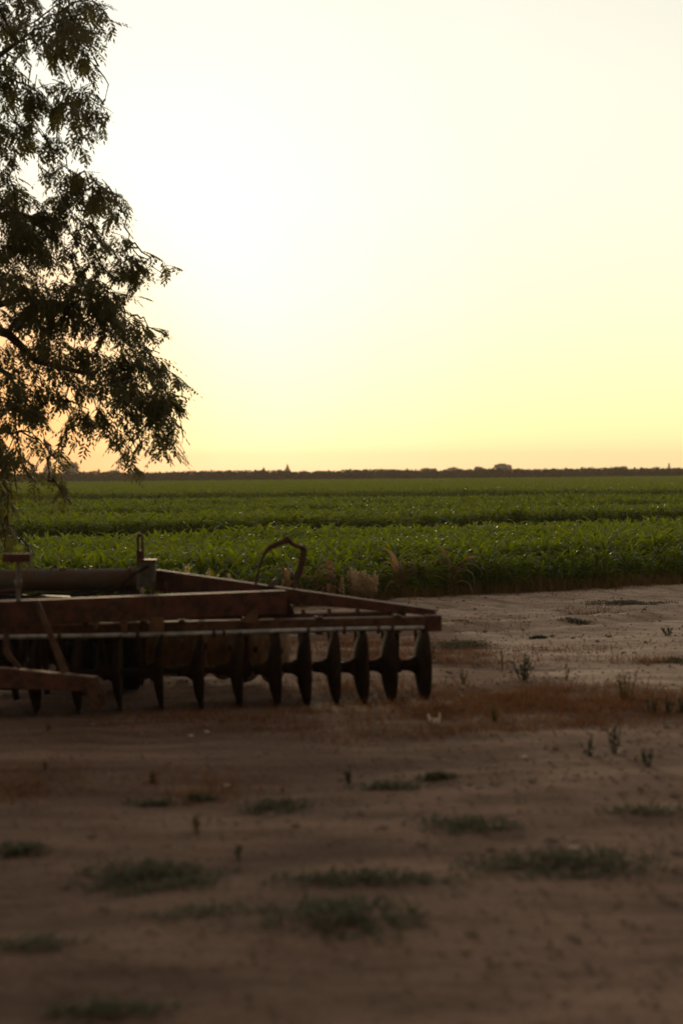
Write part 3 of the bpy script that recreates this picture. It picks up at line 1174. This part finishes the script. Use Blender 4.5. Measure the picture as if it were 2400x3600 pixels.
def gravel():
    r = random.Random(46)
    m1 = MB()
    for _ in range(9000):
        y = 4.2 + 16 * r.random() ** 0.8
        x = r.uniform(-.27, .28) * y
        if y > edge_y(x):
            continue
        s = r.uniform(.004, .013) * (1 + (r.random() < .04) * 1.3)
        c0 = Vector((x, y, ground_z(x, y) + s * .25))
        vs = [c0 + Vector((dx * s * r.uniform(.7, 1.3), dy * s * r.uniform(.7, 1.3), dz * s * r.uniform(.5, .9))) for dx, dy, dz in
              ((1, 0, 0), (-1, 0, 0), (0, 1, 0), (0, -1, 0), (0, 0, 1), (0, 0, -1))]
        m1.add(vs, [(0, 2, 4), (2, 1, 4), (1, 3, 4), (3, 0, 4), (2, 0, 5), (1, 2, 5), (3, 1, 5), (0, 3, 5)])
    mg, t, b, o = material("soil_clods")
    g = N(t, 'ShaderNodeNewGeometry')
    n1 = noise_tex(t, g.outputs['Position'], 30, 3)
    t.links.new(mixc(t, n1.outputs['Fac'], (0.14, 0.10, 0.075), (0.34, 0.27, 0.21)), b.inputs['Base Color'])
    b.inputs['Roughness'].default_value = 0.95
    ob = link("clods", m1.mesh("clods", mg))
    tag(ob, "small soil clods and gravel scattered on the dirt", "gravel", kind='stuff')


gravel()


def mat_weed(px0, px1, py0, py1, lab, seed, dens=1.0, hmax=0.055):
    """low spreading weed filling the pixel box on the ground"""
    r = random.Random(seed)
    a, b_ = PG(px0, py1), PG(px1, py1)
    y1 = a.y
    y2 = PG((px0 + px1) / 2, py0, hmax * .8).y
    y2 = max(y2, y1 + 0.06)
    c = Vector(((a.x + b_.x) / 2, (y1 + y2) / 2, 0))
    hw, hd = abs(b_.x - a.x) / 2, (y2 - y1) / 2
    c.z = ground_z(c.x, c.y)
    area = hw * hd * 3.14
    n = int(min(5200, max(260, area * 6000)) * dens)
    vs, fs = [], []
    for _ in range(n):
        while True:
            u, v = r.gauss(0, .66), r.gauss(0, .66)
            if u * u + v * v < 2.4 and mnoise.noise(Vector((u * 2.6, v * 2.6, seed))) > -0.12 - .2 * r.random():
                break
        x, y = c.x + u * hw, c.y + v * hd
        z = ground_z(x, y)
        k = math.exp(-(u * u + v * v) * 1.2)
        p = Vector((x, y, z + r.random() * hmax * (0.25 + .75 * k)))
        L, W = r.uniform(.016, .045), r.uniform(.006, .012)
        az = r.uniform(0, 6.283)
        el_ = r.uniform(-.3, 1.0)
        d = Vector((math.cos(az) * math.cos(el_), math.sin(az) * math.cos(el_), math.sin(el_)))
        s = Vector((-math.sin(az), math.cos(az), r.uniform(-.5, .5))) * W
        o_ = len(vs)
        vs += [p - c, p + d * L * .5 + s - c, p + d * L - c, p + d * L * .5 - s - c]
        fs.append((o_, o_ + 1, o_ + 2, o_ + 3))
    me = np_mesh("mat_weed", np.array([tuple(v) for v in vs]), np.array(fs), M_MAT)
    ob = link("mat_weed", me, c)
    tag(ob, lab, "weed", "low green weed mats on the dirt")


for i, a in enumerate((
        (275, 730, 3015, 3125, "broad dark green weed mat at left, biggest of the near mats there"),
        (1000, 1545, 3050, 3120, "long thin weed mat in the middle foreground, directly behind the large ragged one"),
        (1715, 2270, 2985, 3085, "long dark green weed mat on the right, with a pale pebble at its back edge"),
        (1490, 1815, 2872, 2932, "medium green weed mat right of centre, behind the long right-hand mat"),
        (1262, 1480, 2750, 2782, "thin green weed mat at centre beside a smaller mat to its right"),
        (1480, 1580, 2722, 2747, "small dark green weed mat at centre, right beside a longer thin one"),
        (2140, 2440, 2828, 2864, "flat green weed mat touching the right edge of the photo"),
        (845, 1075, 2803, 2854, "compact dark green weed mat in front of the middle of the harrow"),
        (655, 745, 2780, 2805, "very small green weed mat left of the compact dark one before the harrow"),
        (455, 640, 2806, 2824, "faint thin green weed mat left of a very small one before the harrow"),
        (-30, 135, 2945, 2992, "green weed mat touching the left edge, the upper of two there"),
        (530, 960, 3180, 3245, "faint sparse olive weed mat low in the middle left foreground"),
        (990, 1420, 3165, 3300, "large ragged green weed mat at the bottom middle, reaching toward the camera"),
        (-30, 210, 3285, 3355, "dim green weed mat at the left edge, the lower of two there"),
        (190, 540, 3498, 3565, "lowest weed mat, dark green at the bottom left corner"),
        (1530, 1715, 2255, 2279, "green weed strip on the road just right of the harrow's end disc"),
        (1980, 2076, 2175, 2187, "small green weed strip on the pale road, below a longer strip"),
        (2085, 2335, 2112, 2129, "longest thin green weed strip on the pale road close to the corn"),
        (1596, 1655, 2172, 2182, "tiny green weed spot on the pale road just right of the harrow frame"),
        (1868, 1916, 2234, 2246, "tiny green weed spot alone in the middle of the pale road"),
        (2345, 2420, 2306, 2329, "green weed mat at the right edge beside the red dry grass"),
        (2082, 2160, 2150, 2161, "thin olive weed line on the pale road between two green strips"))):
    mat_weed(*a, seed=500 + i, dens=0.55 if ('faint' in a[4] or 'dim' in a[4]) else 1.0, hmax=0.028 if i < 15 else 0.035)


def upright_weed(px, ptop, pbase, wpx, lab, seed, mat, nst=6):
    r = random.Random(seed)
    q = PG(px, pbase)
    q.z = ground_z(q.x, q.y)
    h = max(0.05, P(px, ptop, q.y).z)
    hw = wpx / 5000 * q.y / 2
    ob = link("upright_weed", None, q)
    ms, ml = MB(), MB()
    for k in range(nst):
        dx, dy = r.uniform(-1, 1) * hw, r.uniform(-1, 1) * hw * .7
        hh = h * (1 if k == 0 else r.uniform(.5, .95))
        if k == 0:
            dx *= .4
        s0 = Vector((dx * .25, dy * .25, -0.01))
        s1 = Vector((dx * .7, dy * .7, hh * .55))
        s2 = Vector((dx, dy, hh))
        ms.tube([s0, s1, s2], [.0035, .0028, .0015], 4)
        for j in range(int(10 + hh * 70)):
            f = r.random() ** .8
            p = s0.lerp(s1, f * 2) if f < .5 else s1.lerp(s2, f * 2 - 1)
            az = r.uniform(0, 6.283)
            L, W = r.uniform(.02, .05) * (1.2 - .6 * f), r.uniform(.004, .009)
            el_ = r.uniform(.1, 1.1)
            d = Vector((math.cos(az) * math.cos(el_), math.sin(az) * math.cos(el_), math.sin(el_)))
            s = Vector((-math.sin(az), math.cos(az), 0)) * W
            ml.add([p, p + d * L * .5 + s, p + d * L, p + d * L * .5 - s], [(0, 1, 2, 3)])
    link("stem", ms.mesh("stem", M_WEEDY), (0, 0, 0), ob)
    link("leaves", ml.mesh("leaves", mat), (0, 0, 0), ob)
    tag(ob, lab, "weed", "upright weeds on the dirt")


for i, a in enumerate((
        (1764, 2284, 2356, 18, "single thin upright weed right of the harrow, left of a bushy one", M_WEEDY, 2),
        (1838, 2300, 2398, 80, "bushiest dark green upright weed standing right of the harrow", M_WEED, 11),
        (1986, 2342, 2394, 26, "slim yellow-brown weed in the red grass, right of the bushiest weed", M_WEEDY, 3),
        (2200, 2352, 2462, 90, "tall yellow-brown weed clump rising from the red dry grass at right", M_WEEDY, 9),
        (1521, 2268, 2316, 36, "yellow-green weed at the foot of the harrow's end disc", M_WEEDY, 5),
        (2276, 2636, 2700, 56, "dark forked green weed alone on the dirt at the right", M_WEED, 7),
        (1227, 2682, 2748, 40, "small thin dull weed at centre, behind the thin weed mat", M_WEED, 3),
        (842, 2964, 3010, 16, "lone dark sprig standing in the bare middle foreground", M_WEED, 2),
        (692, 2870, 2932, 44, "faint brownish weed above the broad left weed mat", M_WEEDY, 3),
        (2290, 2440, 2505, 50, "dark weed in the red grass, left of two more at the right edge", M_WEED, 5),
        (2345, 2446, 2502, 44, "dark weed in the red grass, between two others at the right edge", M_WEED, 5),
        (2390, 2440, 2500, 40, "dark weed cut off by the right edge beside the red grass", M_WEED, 5),
        (2349, 2206, 2240, 64, "low round green weed on the road at the far right", M_WEED, 8),
        (1735, 2462, 2540, 50, "yellow-green weed in the red grass right of the pale curled scrap", M_WEEDY, 5),
        (2065, 2580, 2655, 80, "sparse dull weed left of the dark forked weed, upper part of the bare dirt", M_WEED, 5),
        (2160, 2540, 2650, 60, "sparse dull weed directly behind the dark forked weed", M_WEED, 4),
        (161, 2690, 2722, 16, "tiny yellow-green seedling at far left in front of the hitch arm", M_WEEDY, 2),
        (168, 2545, 2575, 14, "tiny yellowish sprout just below the hitch arm", M_WEEDY, 2),
        (540, 2700, 2740, 30, "small yellow-green sprout left of centre before the harrow", M_WEEDY, 3),
        (1630, 2350, 2400, 30, "short yellowing weed right of the end disc and left of the thin weed", M_WEEDY, 4))):
    upright_weed(*a[:4], a[4], 700 + i, a[5], a[6])

# ------------------------------------------------------------------ small litter on the dirt
m_pale, t, b, o = material("pale_scrap")
g = N(t, 'ShaderNodeNewGeometry')
n1 = noise_tex(t, g.outputs['Position'], 40, 3)
t.links.new(mixc(t, n1.outputs['Fac'], (0.75, 0.66, 0.5), (0.55, 0.46, 0.34)), b.inputs['Base Color'])
b.inputs['Roughness'].default_value = 0.7
q = PG(1525, 2545)
mb = MB()
arc = [Vector((0.040 * math.cos(a), 0.012 * math.sin(a * 2), 0.042 + 0.040 * math.sin(a))) for a in np.linspace(math.radians(160), math.radians(385), 16)]
mb.strip(arc, [0.018 + 0.045 * math.sin(math.pi * i / 15) for i in range(16)], (0.05, .6, .8), 0.012)
sc_ = link("curled_scrap", mb.mesh("curled_scrap", m_pale, True), (q.x, q.y, ground_z(q.x, q.y)))
tag(sc_, "small pale curled scrap lying on the dirt right of the discs", "scrap")
mb = MB()
q0, q1 = PG(1448, 2522), PG(1502, 2516)
mb.tube([q0 + Vector((0, 0, .012)), (q0 + q1) / 2 + Vector((0, 0, .02)), q1 + Vector((0, 0, .016))], .006, 6)
tag(link("dry_stalk", mb.mesh("dry_stalk", M_STRAW, False, q0), q0), "short dry straw-coloured stalk lying left of the pale curled scrap", "stalk")
q = PG(1198, 2331)
mb = MB()
mb.tube([Vector((-.036, 0, .02)), Vector((.036, .005, .02))], .017, 12)
mb.tube([Vector((-.040, 0, .02)), Vector((-.034, 0, .02))], .020, 12)
tag(link("pipe_piece", mb.mesh("pipe_piece", M_GLINT), (q.x, q.y, ground_z(q.x, q.y))), "short bright white pipe piece on the road seen between two discs", "pipe")
for i, (px, py, s, lab) in enumerate(((2018, 2990, .016, "small pale pebble at the back of the long right-hand weed mat"),
                                      (1620, 2449, .014, "small white pebble in the red grass right of the end disc"),
                                      (672, 2585, .013, "pale stone on the dirt in front of the discs, left of a flatter one"),
                                      (728, 2576, .014, "flat pale stone on the dirt in front of the discs, right of another"),
                                      (797, 2750, .014, "small tan stone on the dirt left of centre before the harrow"),
                                      (1842, 2660, .014, "small tan stone on the bare dirt right of centre"))):
    r = random.Random(900 + i)
    q = PG(px, py)
    import bmesh
    bm = bmesh.new()
    bmesh.ops.create_icosphere(bm, subdivisions=2, radius=s)
    for v in bm.verts:
        k = 1 + 0.35 * mnoise.noise(v.co / s * 1.1 + Vector((i * 7, 0, 0)))
        v.co = Vector((v.co.x * k * 1.3, v.co.y * k, v.co.z * k * .65 + s * .4))
    me = bpy.data.meshes.new("stone")
    bm.to_mesh(me)
    bm.free()
    me.materials.append(m_pale)
    tag(link("stone", me, (q.x, q.y, ground_z(q.x, q.y))), lab, "stone", "pale stones on the dirt")

# ------------------------------------------------------------------ big leafy tree at left
M_LEAF = leaf_mat("tree_leaf", (0.098, 0.106, 0.050), (0.115, 0.122, 0.055), 0.40, (0.20, 0.165, 0.03), 0.5, False, 0.35, 2.5)
M_BARK = metal_mat("grey_brown_bark", (0.11, 0.08, 0.06), (0.06, 0.045, 0.035), 0.95, 0.0, 10)
TB = Vector((-7.0, 15.6, 0.0))
TY = 15.0
SPR = []           # (start, direction, length, n leaves)
CL = []            # visible clusters: px, py, rx, ry, sprays, depth offset
rt = random.Random(77)
for c_ in (
        # top
        (60, 20, 120, 60, 12, .2), (230, 30, 130, 60, 18, 0), (345, 20, 50, 40, 5, -.2), (60, 90, 90, 60, 11, .5), (200, 130, 130, 80, 24, 0),
        (290, 160, 80, 60, 13, -.3), (380, 30, 26, 20, 3, .1), (330, 200, 40, 40, 5, .2), (30, 190, 50, 40, 4, .2),
        (60, 290, 90, 50, 13, .2), (120, 340, 80, 60, 13, -.2), (30, 330, 60, 60, 9, .4), (250, 350, 60, 40, 7, 0), (320, 380, 70, 50, 12, 0),
        (370, 350, 50, 30, 4, .2), (310, 440, 50, 50, 7, -.2), (190, 390, 70, 40, 5, .3), (60, 460, 70, 60, 11, .2), (150, 480, 60, 50, 7, 0),
        (40, 560, 70, 60, 10, -.2), (190, 530, 50, 40, 5, .1),
        # upper middle
        (260, 620, 70, 40, 10, 0), (340, 680, 90, 50, 14, .1), (410, 690, 60, 50, 7, -.1), (430, 740, 50, 40, 5, .1), (290, 740, 70, 50, 11, .2),
        (60, 680, 80, 70, 14, .2), (120, 760, 110, 70, 22, -.2), (60, 800, 90, 70, 20, .3), (190, 830, 90, 60, 16, 0), (310, 800, 40, 50, 5, .1),
        (60, 880, 80, 60, 15, 0), (150, 890, 90, 50, 13, .3), (270, 860, 50, 30, 5, 0), (360, 860, 40, 50, 4, .3), (450, 870, 20, 30, 2, 0),
        (440, 920, 60, 40, 8, -.1), (350, 960, 90, 60, 13, .1), (520, 950, 60, 40, 8, 0), (570, 960, 36, 36, 4, .1),
        # centre mass
        (30, 980, 60, 60, 12, .2), (140, 1040, 110, 70, 26, -.2), (240, 1050, 90, 60, 20, .1), (340, 1040, 80, 60, 17, 0), (400, 1090, 90, 60, 20, -.1),
        (420, 1150, 70, 50, 13, .2), (460, 1110, 40, 40, 5, .1), (220, 1130, 90, 70, 24, .2), (60, 1130, 70, 60, 12, 0), (520, 1170, 40, 40, 5, 0), (500, 1240, 40, 50, 5, .2),
        (260, 1230, 80, 70, 21, -.2), (130, 1220, 70, 60, 11, .2), (40, 1270, 70, 70, 16, .1), (350, 1240, 50, 50, 6, .2), (230, 1320, 80, 60, 18, 0),
        (100, 1330, 70, 60, 14, -.1), (440, 1300, 80, 60, 18, 0), (390, 1350, 60, 50, 9, -.2), (540, 1290, 60, 50, 9, .1), (600, 1340, 50, 50, 8, -.1),
        (510, 1380, 70, 60, 17, 0), (600, 1400, 60, 50, 10, .1), (560, 1450, 60, 60, 14, 0), (630, 1460, 46, 50, 7, .1), (480, 1430, 60, 50, 6, .2),
        (150, 1410, 90, 60, 18, .1), (60, 1400, 80, 60, 13, 0), (110, 1470, 70, 50, 14, -.2), (230, 1410, 60, 50, 7, 0), (300, 1470, 40, 50, 6, .1),
        (380, 1450, 40, 40, 4, 0), (320, 1520, 26, 40, 4, 0), (250, 1500, 24, 60, 4, .1), (440, 1510, 50, 50, 6, .1), (590, 1530, 36, 40, 5, 0), (480, 1580, 34, 40, 3, 0),
        (600, 1580, 26, 30, 2, 0), (495, 1620, 18, 22, 2, 0), (640, 1560, 20, 30, 2, .1),
        (60, 1520, 70, 40, 8, .1), (20, 1600, 50, 60, 16, 0), (60, 1630, 40, 40, 8, .1), (150, 1570, 50, 40, 4, 0), (180, 1600, 40, 30, 4, .2), (240, 1600, 36, 30, 4, 0),
        # hanging low in front of the field
        (15, 1700, 36, 60, 12, 0), (60, 1730, 50, 50, 4, .1), (110, 1680, 40, 50, 3, 0), (20, 1820, 40, 70, 10, .1), (70, 1900, 60, 50, 4, 0), (20, 1950, 40, 50, 5, -.1),
        (230, 1760, 30, 60, 3, .2), (110, 1960, 40, 40, 3, 0), (170, 1690, 40, 30, 3, .1)):
    px, py, rx, ry, n, dz = c_
    cc = P(px, py, TY + dz * 2.0)
    rx_, ry_ = rx / 5000 * TY, ry / 5000 * TY
    CL.append(cc)
    n *= 0.78 if not (py > 1150 and px < 340) else 0.52
    for k in range(max(1, round(n))):
        while True:
            u, v, w = rt.uniform(-1, 1), rt.uniform(-1, 1), rt.uniform(-1, 1)
            if u * u + v * v + w * w < 1:
                break
        st = cc + Vector((u * rx_ * .9 - .12, w * 0.6, v * ry_ * .9 + (.11 if py < 1480 else .17)))
        d = Vector((rt.uniform(-.35, .9), rt.uniform(-.6, .6), rt.uniform(-1.1, .15))).normalized()
        if py > 1480:
            d = Vector((rt.uniform(-.3, .5), rt.uniform(-.3, .3), -1)).normalized()
        SPR.append((st, d, rt.uniform(.14, .28), rt.randint(4, 6)))
# the rest of the crown, left of and above the frame
nvis = len(SPR)
extra = []
CC = Vector((-7.2, 15.6, 5.4))
while len(extra) < 1300:
    u, v, w = rt.uniform(-1, 1), rt.uniform(-1, 1), rt.uniform(-1, 1)
    q2 = u * u + v * v + w * w
    if q2 > 1 or q2 < .12:
        continue
    p = CC + Vector((u * 4.6, v * 4.8, w * 4.6))
    if p.z < 1.4:
        continue
    if mnoise.noise(p * 0.8) < -0.12:
        continue
    vv = CAM_R.transposed() @ (p - Vector((0, 0, CAM_H)))
    upx = 1200 + FPX * vv.x / -vv.z
    vpy = 1800 - FPX * vv.y / -vv.z
    if upx > -260 and vpy > -230:
        continue
    if upx > 330:
        continue
    extra.append(p)
    d = Vector((u + rt.uniform(-.5, .5), v + rt.uniform(-.5, .5), rt.uniform(-1, .3))).normalized()
    SPR.append((p, d, rt.uniform(.3, .5), rt.randint(5, 8)))

V, F = [], []
TW = MB()
for st, d, L, nl in SPR:
    droop = Vector((0, 0, -0.35))
    pts_ = [st]
    dd = d.copy()
    for k in range(3):
        pts_.append(pts_[-1] + dd * L / 3)
        dd = (dd + droop * .35).normalized()
    TW.tube(pts_, [.006, .005, .004, .0025], 3, False)
    for j in range(nl):
        f = (j + .6) / nl * 2.999
        i0 = int(f)
        p = pts_[i0].lerp(pts_[i0 + 1], f - i0)
        az = rt.uniform(0, 6.283)
        ld = (dd * .5 + Vector((math.cos(az), math.sin(az), rt.uniform(-.9, .25)))).normalized()
        LL = rt.uniform(.13, .21)
        sd = ld.cross(Vector((rt.uniform(-.3, .3), rt.uniform(-.3, .3), 1))).normalized()
        nrm = sd.cross(ld)
        npair = rt.randint(4, 6)
        pp = p
        cur = ld.copy()
        segs = []
        for k in range(npair + 1):
            nxt = pp + cur * (LL / npair)
            segs.append((pp, nxt))
            if k > 0:
                for sgn in (-1, 1):
                    lv = (sd * sgn * .85 + cur * .62 + Vector((0, 0, -.28)) + nrm * rt.uniform(-.25, .25)).normalized()
                    ll = rt.uniform(.062, .092) * (1 - .25 * abs(k / npair - .5))
                    wv = cur.cross(lv).cross(lv).normalized() * ll * .185
                    o_ = len(V)
                    V += [pp, pp + lv * ll * .45 + wv, pp + lv * ll, pp + lv * ll * .45 - wv]
                    F.append((o_, o_ + 1, o_ + 2, o_ + 3))
            pp = nxt
            cur = (cur + Vector((0, 0, -.09))).normalized()
        ll = .07
        wv = sd * ll * .155
        o_ = len(V)
        V += [pp, pp + cur * ll * .45 + wv, pp + cur * ll, pp + cur * ll * .45 - wv]
        F.append((o_, o_ + 1, o_ + 2, o_ + 3))
        # leaf stalk as a sliver
        o_ = len(V)
        wv = nrm * .0012
        V += [p - wv, p + wv, pp + wv, pp - wv]
        F.append((o_, o_ + 1, o_ + 2, o_ + 3))
tree = link("leafy_tree", None, TB)
tag(tree, "large dark leafy tree with feathery drooping leaves at the left side", "tree")
va = np.array([tuple(v) for v in V]) - np.array(tuple(TB))
crown = link("crown", np_mesh("crown", va, np.array(F), M_LEAF), (0, 0, 0), tree)
link("twigs", TW.mesh("twigs", M_BARK, False, TB), (0, 0, 0), crown)
TR = MB()


def wob(p0, p1, n, amp, r0, r1, sag=0.0):
    pts_ = []
    for i in range(n + 1):
        f = i / n
        p = p0.lerp(p1, f)
        k = math.sin(math.pi * f)
        pts_.append(p + Vector((rt.gauss(0, amp), rt.gauss(0, amp), rt.gauss(0, amp) + sag * k)))
    pts_[0] = p0
    pts_[-1] = p1
    return pts_, [r0 + (r1 - r0) * i / n for i in range(n + 1)]


tp, tr_ = wob(TB + Vector((0, 0, -.1)), TB + Vector((.3, 0, 3.2)), 7, .05, .34, .22)
tr_[0] = .45
TR.tube(tp, tr_, 14)
link("trunk", TR.mesh("trunk", M_BARK, True, TB), (0, 0, 0), tree)
LB = MB()
limbs = []
top = TB + Vector((.3, 0, 3.15))
for q in (P(60, 150, 15), P(150, 780, 15.1), P(250, 1080, 15), P(40, 1320, 14.8), P(-300, 300, 15.5), P(30, -500, 15.6), Vector((-10.2, 16, 6.2)), Vector((-7.5, 12.4, 6.5)), Vector((-7, 18.8, 6.8)), Vector((-8, 15.2, 9.2)), P(330, 1320, 15)):
    pts_, rs_ = wob(top, q, 8, .08, .13, .022, .5)
    LB.tube(pts_, rs_, 8)
    limbs += pts_[2:]
for cc in CL:
    cand = limbs + [p for p in CL if cc.z + .1 < p.z and p.x < cc.x + .1]
    lp = min(cand, key=lambda p: (p - cc).length + (2.0 if p.x > cc.x + .1 else 0))
    pts_, rs_ = wob(lp, cc, 5, .03, .013, .005, .08)
    LB.tube(pts_, rs_, 5)
for p in extra[::3]:
    lp = min(limbs, key=lambda q: (q - p).length)
    pts_, rs_ = wob(lp, p, 4, .05, .02, .005, .1)
    LB.tube(pts_, rs_, 4)
link("branches", LB.mesh("branches", M_BARK, True, TB), (0, 0, 0), tree)

# ------------------------------------------------------------------ far trees
M_FAR = leaf_mat("far_foliage", (0.060, 0.058, 0.026), (0.085, 0.070, 0.034), 0.15, None, 0.8, False, 0.1, 0.2)


def puff(vs, fs, c, rx, ry, rz, n, size, r, cone=False, shell=0.35):
    for _ in range(n):
        if cone:
            f = r.random() ** 1.4
            a = r.uniform(0, 6.283)
            rr = (1 - f) * math.sqrt(r.random())
            p = Vector((c[0] + math.cos(a) * rr * rx, c[1] + math.sin(a) * rr * ry, c[2] - rz + 2 * rz * f))
        else:
            d = Vector((r.gauss(0, 1), r.gauss(0, 1), r.gauss(0, 1))).normalized()
            k = r.uniform(shell, 1.0) ** .6
            p = Vector((c[0] + d.x * rx * k, c[1] + d.y * ry * k, c[2] + d.z * rz * k))
        d1 = Vector((r.gauss(0, 1), r.gauss(0, 1), r.gauss(0, 1))).normalized() * size * r.uniform(.6, 1.3)
        d2 = Vector((r.gauss(0, 1), r.gauss(0, 1), r.gauss(0, 1))).normalized() * size * r.uniform(.6, 1.3)
        o_ = len(vs)
        vs += [tuple(p - d1), tuple(p + d2), tuple(p + d1), tuple(p - d2)]
        fs.append((o_, o_ + 1, o_ + 2, o_ + 3))


# orchard belt along the far side of the field
r = random.Random(31)
vs, fs = [], []
YB = 320.0
for row in range(3):
    x = -190.0
    while x < 190:
        x += r.uniform(1.1, 2.0)
        y = YB + row * 5 + r.uniform(-1, 1)
        top_ = 2.42 + 0.40 * mnoise.noise(Vector((x * .06, row * .2, 0))) + r.uniform(-.16, .2) + (0.16 * sstep(-40, 70, x))
        puff(vs, fs, (x, y, top_ * .5), 1.5, 1.3, top_ * .5, 135, .27, r)
ob = link("orchard_belt", np_mesh("orchard_belt", np.array(vs), np.array(fs), M_FAR))
tag(ob, "long low belt of dull brown-green orchard trees on the horizon behind the field", "orchard", kind='stuff')

far_trees = (
    # px, top, half width px, distance, shape, label
    (115, 1632, 14, 700, 'cone', "narrow pointed far tree, the leftmost on the horizon"),
    (172, 1606, 20, 700, 'cone', "tallest pointed far tree at left, just left of the round one"),
    (245, 1620, 38, 700, 'round', "broad round dark far tree on the horizon at the left"),
    (348, 1650, 10, 800, 'cone', "tiny pointed far tree right of the round dark one"),
    (402, 1648, 22, 900, 'round', "low faint far bush between the tiny pointed tree and the field's middle"),
    (927, 1643, 12, 1050, 'cone', "small hazy pointed far tree left of the middle of the horizon"),
    (985, 1648, 12, 1050, 'round', "small hazy far tree touching the taller hazy pointed one"),
    (1010, 1633, 13, 1050, 'cone', "taller hazy pointed far tree near the middle of the horizon"),
    (1508, 1642, 32, 780, 'round', "leftmost rounded far tree of the four humps right of the middle"),
    (1588, 1639, 36, 850, 'round', "long low hazy far tree, second of the four humps"),
    (1687, 1635, 22, 850, 'round', "small domed far tree just left of the flat-topped one"),
    (1767, 1628, 30, 780, 'flat', "flat-topped far tree with bare trunk, tallest right of the middle"),
    (2170, 1636, 36, 780, 'round', "low wide dark far tree at the right part of the horizon"),
    (2350, 1630, 5, 900, 'cone', "thin hazy spire-shaped far tree near the right edge"))
for i, (px, ptop, hw, dist, shape, lab) in enumerate(far_trees):
    r = random.Random(1200 + i)
    q = P(px, ptop, dist)
    H = q.z
    hwm = hw / 5000 * dist * (1.45 if shape == 'cone' else 1.0)
    ob = link("far_tree", None, (q.x, dist, 0))
    vs, fs = [], []
    sz = 0.5
    if shape == 'cone':
        puff(vs, fs, (0, 0, H * .55), hwm, hwm, H * .45, 420, sz, r, True)
        puff(vs, fs, (0, 0, H * .35), hwm * .8, hwm * .8, H * .25, 150, sz, r)
        zt = H * .8
    elif shape == 'round':
        for k in range(7):
            puff(vs, fs, (r.uniform(-.6, .6) * hwm, r.uniform(-.5, .5) * hwm, H * (.58 + r.uniform(-.1, .06))), hwm * .5, hwm * .5, H * .3, 120, sz, r)
        puff(vs, fs, (0, 0, H * .45), hwm * .9, hwm * .8, H * .38, 300, sz, r)
        zt = H * .6
    else:
        for k in range(9):
            puff(vs, fs, (hwm * (-.82 + 1.64 * k / 8), r.uniform(-.5, .5) * hwm, H * (.80 + r.uniform(-.03, .04) - .007 * (k - 3.6) ** 2)), hwm * .26, hwm * .4, H * .17, 110, sz * .8, r)
        for k in range(9):
            puff(vs, fs, (hwm * r.uniform(-.62, .5), 0, H * r.uniform(.42, .68)), hwm * .25, hwm * .4, H * .14, 70, sz * .8, r)
        zt = H * .85
    link("crown", np_mesh("crown", np.array(vs), np.array(fs), M_FAR), (0, 0, 0), ob)
    mt = MB()
    mt.tube([Vector((0, 0, -.1)), Vector((.05, 0, zt * .5)), Vector((0, 0, zt))], [.35, .28, .12], 7)
    link("trunk", mt.mesh("trunk", M_BARK), (0, 0, 0), ob)
    tag(ob, lab, "tree", "scattered trees on the horizon")
